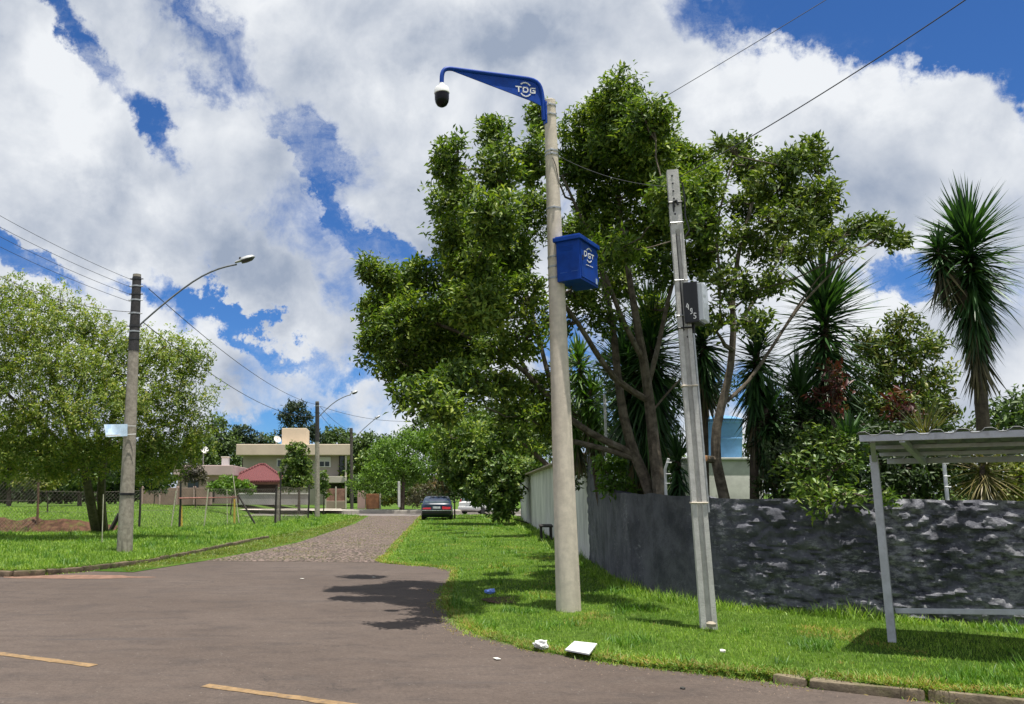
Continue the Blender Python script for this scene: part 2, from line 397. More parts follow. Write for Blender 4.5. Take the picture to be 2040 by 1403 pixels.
# --- ground: one sheet to the horizon, finer where it is seen
gx = np.concatenate([[-1500, -600, -250, -120], np.arange(-70, 40, .7), [60, 120, 300, 700, 1500]])
gy = np.concatenate([[-400, -100, -30], np.arange(-12, 100, .7), [120, 160, 250, 500, 1000, 2500]])
XX, YY = np.meshgrid(gx, gy, indexing='ij'); ZZ = lawn_h(XX, YY) + .02 * np.sin(XX * .9) * np.sin(YY * .7)
V = np.stack([XX, YY, ZZ], -1).reshape(-1, 3); nx, ny = XX.shape
i = (np.arange(nx - 1)[:, None] * ny + np.arange(ny - 1)[None]).ravel()
m, t, bs, out = base_mat('turf'); c = obco(t)
n1_ = t.noise(c, .45, 5, .6); n2_ = t.noise(c, 9.0, 6, .75)
col = t.mix(t.rng(n1_, .35, .65), (.055, .115, .016), (.095, .165, .026))
col = t.mix(t.rng(n2_, .3, .7), t.mix(1, col, (.6, .6, .6), 'MULTIPLY'), t.mix(1, col, (1.3, 1.25, 1.1), 'MULTIPLY'))
col = t.mix(t.rng(t.noise(c, 1.7, 7, .7), .60, .74, 0, .45), col, (.15, .12, .05))
t.put(bs.inputs['Base Color'], col); bs.inputs['Roughness'].default_value = .95; bs.inputs['Specular IOR Level'].default_value = .1
bump(t, bs, t.noise(c, 45, 4, .8), .8, .05)
TURF = m
struct(np_mesh('ground', V, [np.stack([i, i + ny, i + ny + 1, i + 1], 1)], TURF, None, True))

# --- plan of the corner (metres): verge edge -> wall line, and the left kerb
aX = Vector((.82, -.57, 0)).normalized(); nR = Vector((-.57, -.82, 0)).normalized()     # along the main road / towards it
def mainroad(perp, t): return Vector((.57 * perp, .82 * perp, 0)) + aX * t
RA = [(12.1, 1.65), (7.99, 4.5), (4.71, 6.78), (2.66, 8.2), (1.8, 8.95), (1.2, 10.1), (1.0, 11.65), (1.2, 14.4), (1.6, 17.4), (1.72, 18.9), (.1, 20.35), (.35, 23), (1.3, 35), (2.3, 47), (3.5, 62)]
RB = [(14.5, 5.0), (11.17, 7.32), (7.07, 10.17), (4.86, 11.75), (4.45, 12.3), (4.25, 13.2), (4.2, 14.2), (4.4, 16), (4.75, 18.5), (5.0, 20), (5.15, 21), (5.4, 23), (6.84, 35), (8.3, 47), (10.1, 62)]
RZ = [.11, .11, .105, .035, .02, .015, .015, .015, .015, .015, .012, .012, .012, .012, .012]
LA = [(-31, 33), (-15.3, 22.1), (-7.1, 16.9), (-6.3, 17.5), (-5.5, 19.0), (-5.1, 20.8), (-4.6, 24.4), (-3.75, 31.3), (-2.5, 41), (-.9, 62)]
LB = [(-40, 46), (-24, 40), (-15, 34.6), (-13.4, 34.5), (-12.3, 34.8), (-11.5, 35.2), (-10.6, 36.6), (-9.3, 40), (-7, 48), (-4, 62)]
LZ = [.13, .13, .13, .13, .13, .12, .10, .07, .05, .03]
def loft(A, B, ZA, zb, nu, nv, mid=.03):
    A, B = np.array(A, float), np.array(B, float)
    s = np.concatenate([[0], np.cumsum(np.linalg.norm(np.diff(A, axis=0), axis=1) + .4 * np.linalg.norm(np.diff(B, axis=0), axis=1))]); s /= s[-1]
    u = np.linspace(0, 1, nu); f = lambda a: np.interp(u, s, a)
    a = np.stack([f(A[:, 0]), f(A[:, 1])], 1); b = np.stack([f(B[:, 0]), f(B[:, 1])], 1); za = f(np.array(ZA))
    k = np.array([.2, .6, .2])
    for _ in range(3):
        a[1:-1] = k[0] * a[:-2] + k[1] * a[1:-1] + k[2] * a[2:]; b[1:-1] = k[0] * b[:-2] + k[1] * b[1:-1] + k[2] * b[2:]
    v = np.linspace(0, 1, nv)
    g = a[:, None] * (1 - v)[None, :, None] + b[:, None] * v[None, :, None]
    z = za[:, None] * (1 - v) + zb * v + mid * np.sin(np.pi * v) + .012 * np.sin(g[..., 0] * 3.1) * np.sin(g[..., 1] * 2.7) * np.sin(np.pi * v)
    rag = np.array([[mnoise.noise(Vector((p[0] * 2.2, p[1] * 2.2, 2))) * .09 + mnoise.noise(Vector((p[0] * 7, p[1] * 7, 5))) * .04] for p in a])
    dv = nz(g[:, -1] - g[:, 0]); g[:, 0] -= dv * rag; g[:, 1] -= dv * rag * .5
    out3 = np.concatenate([g, z[..., None]], -1); sk_ = out3[:, :1].copy(); sk_[..., 2] = -.05; sk_[:, 0, :2] -= dv * .02
    return np.concatenate([sk_, out3], 1), a
def grid_mesh(name, Gd, mat, smooth=True):
    nu, nv = Gd.shape[:2]; i = (np.arange(nu - 1)[:, None] * nv + np.arange(nv - 1)[None]).ravel()
    return np_mesh(name, Gd.reshape(-1, 3), [np.stack([i, i + nv, i + nv + 1, i + 1], 1)], mat, None, smooth)
GR, edgeR = loft(RA, RB, RZ, .10, 240, 24)
GL, edgeL = loft(LA, LB, LZ, .05, 200, 24, .05)
struct(grid_mesh('grass_verge', GR, TURF)); struct(grid_mesh('grass_verge', GL, TURF))

# --- asphalt main road with the mouth of the side street
m, t, bs, out = base_mat('asphalt'); c = obco(t)
big = t.noise(c, .35, 4, .55); mid = t.noise(t.vm('MULTIPLY', c, (1.0, 2.2, 1)), 1.3, 6, .65); fine = t.noise(c, 70, 4, .8)
col = t.mix(t.rng(big, .3, .7), (.108, .083, .070), (.134, .105, .090))
col = t.mix(t.rng(mid, .46, .72, 0, .55), col, (.066, .055, .052))
col = t.mix(t.rng(t.noise(c, 2.4, 8, .72), .55, .74, 0, .50), col, (.150, .124, .107))
col = t.mix(t.rng(fine, .35, .75, 0, .55), t.mix(1, col, (.72, .72, .72), 'MULTIPLY'), t.mix(1, col, (1.35, 1.33, 1.3), 'MULTIPLY'))
# pale aggregate specks and a few tyre scuffs that follow the turn
grn = t.noise(c, 24, 3, .7); col = t.mix(t.rng(grn, .36, .64, 0, .5), t.mix(1, col, (.80, .80, .80), 'MULTIPLY'), t.mix(1, col, (1.2, 1.19, 1.18), 'MULTIPLY'))
sp = t.new('ShaderNodeTexVoronoi'); sp.inputs['Scale'].default_value = 9; t.put(sp.inputs['Vector'], c)
col = t.mix(t.rng(sp.outputs['Distance'], .05, .09, .5, 0), col, (.26, .24, .22))
ce = t.new('ShaderNodeTexVoronoi', feature='DISTANCE_TO_EDGE'); ce.inputs['Scale'].default_value = .42
t.put(ce.inputs['Vector'], t.vm('ADD', c, t.vm('MULTIPLY', t.vm('SUBTRACT', t.noise(c, 1.6, 6, .7, 0, 'Color'), (.5, .5, .5)), (1.6, 1.6, 0))))
ckm = t.m('MULTIPLY', t.rng(ce.outputs['Distance'], .001, .0045, .75, 0), t.rng(t.noise(c, .5, 3, .5), .50, .60))
col = t.mix(ckm, col, (.035, .030, .028))
col = t.mix(t.rng(t.noise(c, 5.5, 6, .7), .42, .66, 0, .45), col, t.mix(1, col, (.74, .73, .73), 'MULTIPLY'))
scf = t.noise(t.vm('MULTIPLY', c, (.25, 3.2, 1)), 1.0, 5, .6); col = t.mix(t.rng(scf, .58, .72, 0, .5), col, (.058, .052, .052))
t.put(bs.inputs['Base Color'], col); bs.inputs['Roughness'].default_value = .88; bs.inputs['Specular IOR Level'].default_value = .22
bump(t, bs, fine, .45, .006)
ASPH = m
def flat(name, pts, z, mat):
    bm = bmesh.new(); f = bm.faces.new([bm.verts.new((p[0], p[1], z)) for p in pts]); bmesh.ops.triangulate(bm, faces=[f])
    bm.normal_update()
    if bm.faces[:] and sum(q.normal.z for q in bm.faces) < 0: bmesh.ops.reverse_faces(bm, faces=bm.faces)
    me = bpy.data.meshes.new(name); bm.to_mesh(me); bm.free(); return struct(link_mesh(name, me, mat))
er = [tuple(p) for p in edgeR]; el_ = [tuple(p) for p in edgeL]
cobL = [(-5.0, 17.9), (-4.1, 20.9), (-3.3, 24.5), (-2.55, 28.5), (-1.75, 37.6), (-1.0, 46), (-.3, 62)]
iR = min(range(len(er)), key=lambda k: abs(er[k][1] - 20.1) + abs(er[k][0] - .15))
asp = [(p[0] + .25 if p[1] < 19 else p[0], p[1] + (.1 if p[1] < 19 else 0)) for p in er[:iR]] + [(.3, 20.45), (-1.9, 20.75), (-4.15, 20.95), (-5.0, 18.2)] + [(p[0] - .1, p[1] + .1) for p in el_[::-1] if p[1] < 33 and p[0] < -5.6] + [(-52, 30), (-30, -2), (3, -14), (22, -6)]
flat('main_road', asp, 0.0, ASPH)

m, t, bs, out = base_mat('cobbles'); c = obco(t)
wobc = t.vm('ADD', c, t.vm('MULTIPLY', t.vm('SUBTRACT', t.noise(c, 3, 3, .6, 0, 'Color'), (.5, .5, .5)), (.12, .12, 0)))
vo = t.new('ShaderNodeTexVoronoi', feature='F1'); vo.inputs['Scale'].default_value = 7.5; t.put(vo.inputs['Vector'], wobc)
ve = t.new('ShaderNodeTexVoronoi', feature='DISTANCE_TO_EDGE'); ve.inputs['Scale'].default_value = 7.5; t.put(ve.inputs['Vector'], wobc)
sc = t.new('ShaderNodeSeparateColor'); t.t.links.new(vo.outputs['Color'], sc.inputs[0])
col = t.mix(sc.outputs[0], (.145, .100, .082), (.245, .178, .150))
gap = t.rng(ve.outputs['Distance'], .0, .10, 1, 0)
gcol = t.mix(t.rng(t.noise(c, .8, 4, .6), .4, .6), (.055, .040, .026), (.085, .085, .03))
col = t.mix(gap, col, gcol)
col = t.mix(t.rng(t.noise(c, 1.1, 6, .65), .52, .70, 0, .55), col, (.19, .145, .075))
t.put(bs.inputs['Base Color'], col); bs.inputs['Roughness'].default_value = .85
bump(t, bs, t.rng(ve.outputs['Distance'], 0, .16), 1.0, .09)
COB = m
cobR = [er[k] for k in range(iR, len(er), 4)]
flat('side_street', [(-4.2, 20.9), (-1.9, 20.7), (.35, 20.4)] + [(p[0] + .35, p[1]) for p in cobR] + [(4.0, 62)] + cobL[:1:-1], .004, COB)
flat('grass_strip', [(p[0] - .2, p[1]) for p in el_ if p[1] > 18.0 and p[0] > -6.2] + [(-.3, 62.2)] + [(p[0] + .12, p[1]) for p in cobL[::-1]], .008, TURF)
flat('cross_street', [(-60, 62), (60, 62), (60, 69), (-60, 69)], .0, pm('far_asphalt', (.16, .14, .13), .9, 0, .2, 2))
kb = MB(); kb.box((4, 69.4, .12), (26, .9, .26), 0, .03); kb.box((4.0, 70.7, .20), (26, 1.8, .2), 0, .03)
struct(kb.build('pavement', pm('pale_paving', (.40, .37, .32), .85, 0, .2, 2)))

# --- kerbs: rough stones, some sunk in the grass
KST = pm('kerb_stone', (.24, .20, .16), .9, 0, .45, 5, .8, .2, (.10, .085, .065), (4, 4, 6), .7)
def kerb(name, path, z0, h, w, lo, hi, stone=KST):
    mb = MB(); p = [Vector((q[0], q[1], 0)) for q in path]; s = 0.0; k = 0
    L = [0.0]
    for i in range(1, len(p)): L.append(L[-1] + (p[i] - p[i - 1]).length)
    def at(d):
        for i in range(1, len(p)):
            if d <= L[i]: return p[i - 1].lerp(p[i], (d - L[i - 1]) / max(1e-6, L[i] - L[i - 1]))
        return p[-1]
    d = lo
    while d < min(hi, L[-1] - .1):
        ln = random.uniform(.55, 1.0); a, b = at(d), at(min(d + ln, L[-1])); dv = b - a
        if dv.length < .1: break
        c = (a + b) / 2; nrm_ = Vector((-dv.y, dv.x, 0)).normalized()
        mb.box((c.x + nrm_.x * random.uniform(-.02, .02), c.y + nrm_.y * random.uniform(-.02, .02), z0 + h / 2 + random.uniform(-.015, .012)),
               (dv.length - random.uniform(.015, .05), w, h), math.atan2(dv.y, dv.x) + random.uniform(-.02, .02), .028)
        d += ln
    o = struct(mb.build(name, stone, None, True))
    for v in o.data.vertices:
        q = mnoise.noise(v.co * 6.0) * .018 + mnoise.noise(v.co * 19) * .006; v.co.z += q; v.co.x += q * .6; v.co.y += q * .7
    return o
kerb('kerb', RA[:3] + [(3.9, 7.34), (3.45, 7.65)], -.075, .155, .13, 0, 40, pm('mossy_kerb', (.16, .13, .09), .9, 0, .45, 5, .8, .2, (.10, .10, .04), (4, 4, 6), .8))
kerb('kerb', LA[:8], -.05, .155, .14, 0, 60, pm('dark_kerb', (.105, .08, .055), .9, 0, .5, 5, .8, .2, (.09, .12, .035), (3, 3, 5), .8))

# --- broken centre line
YPAINT = pm('yellow_paint', (.235, .155, .08), .85, 0, .25, 9, .3, .2, (.115, .09, .076), (14, 14, 14), .97)
def dash(p0, p1, wd):
    a, b = Vector(p0), Vector(p1); d = (b - a).normalized(); q = Vector((-d.y, d.x, 0)) * wd / 2
    bm = bmesh.new(); N = 40; prev = None
    for i in range(N + 1):
        p = a.lerp(b, i / N); e = [(mnoise.noise(Vector((p.x * 9, p.y * 9, s))) * .018) for s in (0, 7)]
        cur = [bm.verts.new((p + q * (1 + e[0] / wd * 2)).to_tuple()[:2] + (.004,)), bm.verts.new((p - q * (1 + e[1] / wd * 2)).to_tuple()[:2] + (.004,))]
        if prev: bm.faces.new([prev[0], prev[1], cur[1], cur[0]])
        prev = cur
    bm.normal_update()
    if bm.faces[:][0].normal.z < 0: bmesh.ops.reverse_faces(bm, faces=bm.faces[:])
    me = bpy.data.meshes.new('road_marking'); bm.to_mesh(me); bm.free(); struct(link_mesh('road_marking', me, YPAINT))
g0, g1 = G(187, 1327), G(0, 1303); dash(g0, g0 + (g1 - g0).normalized() * 2.0, .12)
g0, g1 = G(408, 1366), G(700, 1406); dash(g0, g0 + (g1 - g0).normalized() * 2.4, .12)

# --- red bank under the left lawn, dirt patches
DIRT = pm('red_soil', (.080, .043, .028), .95, 0, .5, 4, .8, .1, (.10, .11, .03), (2.5, 2.5, 2.5), .85)
xs = np.linspace(-30, -10.4, 90); vv = np.linspace(0, 1, 7)
Gd = np.zeros((90, 7, 3))
for k, x in enumerate(xs):
    y0, y1 = 34.35 - .25 * math.sin(x * .9) - .12 * mnoise.noise(Vector((x * 2, 0, 0))), 35.6 - .25 * math.sin(x * .9) + .35 * mnoise.noise(Vector((x * 1.4, 5, 0)))
    y = y0 + (y1 - y0) * vv; Gd[k, :, 0] = x; Gd[k, :, 1] = y; Gd[k, :, 2] = lawn_h(np.full(7, x), y) + .085 + .02 * np.sin(x * 9 + vv * 8)
struct(grid_mesh('dirt_bank', Gd, DIRT))
def patch(c, rx, ry, z, mat, name='dirt_patch'):
    n = 40; pts = []
    for k in range(n):
        a = 2 * math.pi * k / n; r = 1 + .35 * mnoise.noise(Vector((math.cos(a) * 1.6 + c[0], math.sin(a) * 1.6, 3)))
        pts.append((c[0] + rx * r * math.cos(a), c[1] + ry * r * math.sin(a)))
    flat(name, pts, z, mat)
patch(G(1012, 1198, .05), .33, .42, .068, pm('dark_soil', (.075, .045, .032), .95, 0, .4, 9, .8, .1))
patch(G(150, 1150), 1.5, .35, .004, pm('dusty_asphalt', (.19, .115, .085), .95, 0, .3, 5, .3, .1))
flat('driveway', [(-6.0, 66), (-2.2, 66), (-2.6, 74), (-11.5, 74), (-11, 70)], .30, pm('pale_concrete', (.50, .45, .38), .9, 0, .15, 1.5))

# ================================================================== WALLS
def wall_surface(name, path, z0, ztop, step, disp, mat, thick, seed, parent, zfun=None, topdisp=.02):
    p = np.array(path, float); seg = np.concatenate([[0], np.cumsum(np.linalg.norm(np.diff(p, axis=0), axis=1))])
    n = int(seg[-1] / step) + 1; s = np.linspace(0, seg[-1], n); x = np.interp(s, seg, p[:, 0]); y = np.interp(s, seg, p[:, 1])
    tx, ty = np.gradient(x), np.gradient(y); l = np.hypot(tx, ty); nxn, nyn = -ty / l, tx / l
    nz_ = max(3, int((ztop - z0) / step)); V = []; Fc = []
    zt = [zfun(s[i], x[i], y[i]) if zfun else ztop for i in range(n)]
    for i in range(n):
        tp = zt[i] + topdisp * mnoise.noise(Vector((s[i] * 1.7, seed, 0)))
        for k in range(nz_ + 1):
            z = z0 + (tp - z0) * k / nz_
            d = disp(s[i], z, x[i], y[i]); V.append((x[i] + nxn[i] * d, y[i] + nyn[i] * d, z))
        V.append((x[i] - nxn[i] * thick, y[i] - nyn[i] * thick, tp - .05)); V.append((x[i] - nxn[i] * thick, y[i] - nyn[i] * thick, z0))
    w_ = nz_ + 3
    for i in range(n - 1):
        for k in range(w_ - 1): Fc.append((i * w_ + k, (i + 1) * w_ + k, (i + 1) * w_ + k + 1, i * w_ + k + 1))
    Fc.append(tuple(range(w_))); Fc.append(tuple(range((n - 1) * w_, n * w_))[::-1])
    mb = MB(); mb.v, mb.f = V, Fc; return mb.build(name, mat, parent, True)
# front wall: dark painted rubble stone; smooth plaster round the corner
m, t, bs, out = base_mat('dark_stone'); c = obco(t)
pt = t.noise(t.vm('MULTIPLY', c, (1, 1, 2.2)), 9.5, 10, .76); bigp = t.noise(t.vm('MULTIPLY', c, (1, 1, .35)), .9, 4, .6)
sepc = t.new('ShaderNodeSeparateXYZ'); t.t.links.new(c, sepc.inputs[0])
right = t.rng(sepc.outputs[0], 4.6, 5.4)                       # the plaster corner is plain dark, the stone part gets the pale patches
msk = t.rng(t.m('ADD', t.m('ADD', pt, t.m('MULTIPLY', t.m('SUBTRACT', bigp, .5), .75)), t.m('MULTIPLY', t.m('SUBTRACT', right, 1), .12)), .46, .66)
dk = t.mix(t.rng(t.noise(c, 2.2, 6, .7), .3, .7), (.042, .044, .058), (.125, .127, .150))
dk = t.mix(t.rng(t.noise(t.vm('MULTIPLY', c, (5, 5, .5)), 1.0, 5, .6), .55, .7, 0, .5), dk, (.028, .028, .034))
col = t.mix(msk, dk, t.mix(t.noise(c, 8, 4, .6), (.17, .17, .19), (.36, .36, .38)))  # pale patches: flaking paint, plus sunlit stone faces put into the colour
t.put(bs.inputs['Base Color'], col); bs.inputs['Roughness'].default_value = .75; bs.inputs['Specular IOR Level'].default_value = .35
bump(t, bs, t.noise(c, 26, 6, .75), .7, .02)
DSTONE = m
FW = [mainroad(12.4, 9), mainroad(12.4, 5), mainroad(12.4, 0), mainroad(12.4, -2.6), (4.5, 12.35, 0), (4.28, 13.2, 0), (4.22, 14.2, 0), (4.4, 16, 0), (4.82, 19.2, 0)]
FWp = [(q[0], q[1]) for q in FW]
def rough(s, z, x, y):
    r = min(1, max(0, (x - 4.55) / .7)); v = Vector((x * 1.0, y * 1.0, z * 1.7))
    if r <= 0: return .012 * mnoise.noise(v * 2.0)
    wv_ = Vector((mnoise.noise(v * 3), mnoise.noise(v * 3 + Vector((9, 0, 0))), 0)) * .12
    ds = mnoise.voronoi(Vector((s * 2.6 + wv_.x * 2, z * 5.6 + wv_.y * 3, 0)))[0]
    stone = min(1.0, (ds[1] - ds[0]) * 2.6) ** .6
    return (.075 * stone + .04 * mnoise.fractal(v * 6.0, .6, 2.1, 5) + .02 * mnoise.noise(v * 1.5)) * r + .012 * mnoise.noise(v * 2.0) * (1 - r) - .03 * r
def low_top(s, x, y):
    if y < 12: return 1.50 + .004 * (y - 4)
    if y < 15.2: return 1.56 + .02 * (y - 12)
    if y < 16.4: return 1.66
    return [1.66, 1.83, 2.0, 2.17, 2.34, 2.42][min(5, int((y - 16.4) / .5) + 1)]
sw = thing('stone_wall', 'dark charcoal painted rough stone wall with flaking and painted-in sunlit white patches along the grass verge', 'wall', (FWp[3][0], FWp[3][1], 0))
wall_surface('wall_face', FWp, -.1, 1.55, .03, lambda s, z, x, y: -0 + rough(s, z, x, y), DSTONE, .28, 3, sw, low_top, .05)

# side wall: tall, whitewashed block, streaked
m, t, bs, out = base_mat('whitewash'); c = obco(t)
st = t.noise(t.vm('MULTIPLY', c, (2.2, 2.2, .6)), 1.0, 8, .7); col = t.mix(t.rng(st, .38, .72, 0, .65), (.64, .62, .60), (.24, .235, .235))
sx = t.new('ShaderNodeSeparateXYZ'); t.t.links.new(c, sx.inputs[0])
col = t.mix(t.rng(t.m('ADD', sx.outputs[1], t.m('MULTIPLY', st, 6)), 20.5, 15.5), col, (.16, .158, .162))
br = t.new('ShaderNodeTexBrick'); br.inputs['Scale'].default_value = 1; br.inputs['Brick Width'].default_value = .42; br.inputs['Row Height'].default_value = .21; br.inputs['Mortar Size'].default_value = .012
cy = t.new('ShaderNodeCombineXYZ'); t.t.links.new(sx.outputs[1], cy.inputs[0]); t.t.links.new(sx.outputs[2], cy.inputs[1]); t.t.links.new(cy.outputs[0], br.inputs['Vector'])
t.put(bs.inputs['Base Color'], col); bs.inputs['Roughness'].default_value = .9; bs.inputs['Specular IOR Level'].default_value = .2
bump(t, bs, t.m('SUBTRACT', t.noise(c, 14, 5, .7), t.m('MULTIPLY', br.outputs['Fac'], .3)), .2, .01)
pw = thing('block_wall', 'tall whitewashed block wall with dark streaks running back along the side street', 'wall', (6.5, 33, 0))
wall_surface('wall_face', [(4.86, 19.26), (8.3, 47), (8.65, 50)], -.1, 2.45, .3, lambda s, z, x, y: .006 * mnoise.noise(Vector((s, z * 2, 0))), m, .18, 5, pw, None, .02)
cp = MB(); cp.box((0, 0, 0), (.26, 30.9, .05), 0, .012, Matrix.Translation((6.66, 34.62, 2.485)) @ Matrix.Rotation(-math.atan2(3.79, 30.74), 4, 'Z'))
cp.build('coping', pm('coping_concrete', (.30, .24, .20), .9, 0, .4, 3, .5), pw)

# back wall that carries the water tank
bwY = 20.5
CONC = pm('whitewashed_concrete', (.50, .50, .46), .9, 0, .15, 2.5, .3, .2, (.16, .16, .14), (3, 3, .5), .8)
bw = thing('garden_wall', 'pale streaked concrete wall under the blue water tank behind the stone wall', 'wall', P(1450, 983, bwY))
a_, b_ = P(1372, 917, bwY), P(1512, 914, bwY); mb = MB(); mb.box(((a_.x + b_.x) / 2, bwY + .6, a_.z / 2), (b_.x - a_.x, 1.4, a_.z), 0, .02); mb.build('wall_face', CONC, bw, True)
mb = MB(); mb.box(((a_.x + b_.x) / 2, bwY + .6, a_.z + .03), (b_.x - a_.x + .1, 1.5, .06), 0, .015); mb.build('coping', CONC, bw, True)
BLUEP = pm('blue_fibreglass', (.12, .29, .52), .5, 0, .12, 4, 0, .4)
tb = P(1438, 914, bwY + .75); wt = thing('water_tank', 'round blue fibreglass water tank standing on the pale concrete wall', 'water tank', (tb.x, tb.y, a_.z + .06))
mb = MB(); mb.lathe([(.0, 0), (.42, 0), (.46, .02), (.50, .46), (.515, .47), (.515, .50), (.505, .51), (.53, .86), (.56, .88), (.56, .92), (.54, .93)], (tb.x, tb.y, a_.z + .06), 40); mb.build('body', BLUEP, wt, True)
mb = MB(); mb.lathe([(.57, 0), (.58, .03), (.40, .10), (.12, .15), (.0, .155)], (tb.x, tb.y, a_.z + .99), 40); mb.build('lid', BLUEP, wt, True)

# slim angled posts along the wall tops
WPOST = pm('pale_steel_post', (.55, .56, .56), .6, 0, .15, 5)
def wallpost(label, pts, r=.022):
    o = thing('fence_post', label, 'post', pts[0], 'angled posts on the wall tops'); MB().tube(pts, r, 8).build('shaft', WPOST, o, True)
    for k in (.35, .6, .9): MB().tube([Vector(pts[0]).lerp(Vector(pts[-1]), k) + Vector((-.04, -.03, 0)), Vector(pts[0]).lerp(Vector(pts[-1]), k) + Vector((.04, -.03, 0))], .007, 5).build('wire_clip', WPOST, o)
    return o
wallpost('short white post with a bent tip standing on the stone wall beside the tree trunks', [P(1327, 990, 13.3), P(1325, 935, 13.3), P(1332, 914, 13.25)])
wallpost('tall pale post rising behind the wall between concrete pole and tree trunks', [P(1212, 986, 15.6), P(1208, 880, 15.6), P(1204, 786, 15.6)], .026)
wallpost('thin white post on the stone wall seen under the shelter roof', [P(1888, 1000, 10.9), P(1884, 960, 10.9), P(1880, 915, 10.9)])

# ================================================================== OBJECTS
GRf = GR.reshape(-1, 3); GLf = GL.reshape(-1, 3)
def vz(x, y):                            # height of the verge
    A = GRf if x > -2.2 else GLf
    return float(A[np.argmin((A[:, 0] - x) ** 2 + (A[:, 1] - y) ** 2), 2])
def foot(px, py):
    z = .08
    for _ in range(3): p = G(px, py, z); z = vz(p.x, p.y)
    return p
def onplane(px, py, p0, n):
    d = ray(px, py); o = Vector((0, 0, CAMZ)); return o + d * ((Vector(p0) - o).dot(n) / d.dot(n))
def strokes(mb, polys, p0, n, wd, th=.006, off=.004):
    """flat lettering: polylines in photo pixels laid on the plane p0, n"""
    n = Vector(n).normalized()
    for pl in polys:
        pts = [onplane(x, y, p0, n) + n * off for x, y in pl]
        for a, b in zip(pts[:-1], pts[1:]):
            d = (b - a); l = d.length; d.normalize(); q = n.cross(d)
            M = Matrix((d, q, n)).transposed().to_4x4(); M.translation = (a + b) / 2
            mb.box(None, (l + wd * .8, wd, th), M=M)
STEEL = pm('galvanised', (.42, .43, .44), .45, .6, .2, 12)
DARKST = pm('dark_steel', (.05, .05, .055), .5, .4, .3, 12)
CONCP = pm('pole_concrete', (.66, .58, .48), .85, 0, .12, 9, .5, .2, (.48, .42, .35), (6, 6, .6), .7)
BLUE = pm('blue_paint', (.005, .052, .33), .5, 0, .2, 5, 0, .2, (.012, .08, .42), (4, 4, 4), .4)
WHITE = pm('white_print', (.80, .80, .80), .6, 0, .05, 5)
BLACK = pm('black_plastic', (.012, .012, .014), .4, 0, .2, 10)

# --- concrete camera pole
pb = foot(1133, 1216); pY = pb.y
ptop = P(1095, 201, pY)
r0 = (P(1158, 1200, pY).x - P(1108, 1200, pY).x) / 2 * .98; r1 = (P(1106, 215, pY).x - P(1084, 215, pY).x) / 2
pole = thing('concrete_pole', 'tall round concrete pole standing on the grass corner and carrying a blue cabinet', 'pole', pb)
pts = [pb + Vector((0, 0, -.1))] + [pb.lerp(ptop, k / 24) for k in range(1, 25)]
rs = [r0] + [r0 + (r1 - r0) * k / 24 for k in range(1, 25)]; pts.append(ptop + Vector((0, 0, .012))); rs.append(r1 * .8)
MB().tube(pts, rs, 32).build('shaft', CONCP, pole, True)
ax_p = (ptop - pb).normalized()
def pole_at(py_, b=None, t_=None, rr=None):
    b, t_, rr = b or pb, t_ or ptop, rr or (r0, r1)
    k = min(range(401), key=lambda i: abs(proj(b.lerp(t_, i / 400))[1] - py_)) / 400
    return b.lerp(t_, k), rr[0] + (rr[1] - rr[0]) * k
def proj(p):
    q = Vector(p) - Vector((0, 0, CAMZ)); f = q.y * math.cos(TH) + q.z * math.sin(TH); u = -q.y * math.sin(TH) + q.z * math.cos(TH)
    return PX + F * q.x / f, PY - F * u / f
for py_ in (213, 232, 303, 310, 418, 515, 534, 556):
    c, r_ = pole_at(py_); ring = [c + Vector((math.cos(a), math.sin(a), 0)) * (r_ + .004) for a in np.linspace(0, 2 * math.pi, 25)]
    mb = MB(); mb.lathe([(r_ - .004, -.012), (r_ + .006, -.012), (r_ + .006, .012), (r_ - .004, .012)], c, 28, ax_p)
    mb.box((c.x - .02, c.y - r_ - .012, c.z), (.035, .02, .03), 0, .004); mb.build('metal_strap', STEEL, pole, True)
mb = MB()                                 # a pale conduit line and its wire run down the shaft
c1, q1 = pole_at(320); c2, q2 = pole_at(372)
mb.tube([c1 + Vector((-.01, -q1 - .01, 0)), c1 + Vector((.03, -q1 - .012, -.12)), c2 + Vector((.075, -q2 + .02, 0))], .006, 6); mb.build('loose_wire', DARKST, pole)

# --- blue bracket arm with logo, dome camera
adir = Vector((-1.4, -.30, 0)).normalized(); an = Vector((adir.y, -adir.x, 0)); an = an if an.y < 0 else -an
ap0 = Vector((ptop.x, ptop.y, ptop.z)) + an * .0
def A(px_, py_): return onplane(px_, py_, ap0, an)
arm = thing('camera_arm', 'long blue triangular bracket arm with white logo fixed to the top of the concrete pole', 'bracket', A(1082, 236))
tubeP = [(1084, 240), (1082, 205), (1079, 182), (1074, 168), (1063, 159.5), (1040, 155.5), (960, 145.5), (905, 138), (894, 136.5), (885, 138.5), (880.5, 147), (880, 160), (880, 170)]
fine = []
for k in range(len(tubeP) - 1):
    for f_ in (0, .5): fine.append(A(tubeP[k][0] + (tubeP[k + 1][0] - tubeP[k][0]) * f_, tubeP[k][1] + (tubeP[k + 1][1] - tubeP[k][1]) * f_))
fine.append(A(*tubeP[-1])); fine = [fine[0]] + [(fine[k - 1] + 2 * fine[k] + fine[k + 1]) / 4 for k in range(1, len(fine) - 1)] + [fine[-1]]
MB().tube(fine, .032, 14).build('arm_tube', BLUE, arm, True)
Mp = Matrix((adir, Vector((0, 0, 1)), adir.cross(Vector((0, 0, 1))))).transposed().to_4x4(); Mp.translation = ap0
poly = [(897, 140), (1040, 159), (1062, 163), (1073, 173), (1078, 190), (1081, 213), (1062, 203)]
loc = [Mp.inverted() @ A(*q) for q in poly]
MB().prism([(q.x, q.y) for q in loc], Mp, .012).build('gusset_plate', BLUE, arm)
mb = MB(); c1 = A(1084, 212); c2 = A(1086, 240)
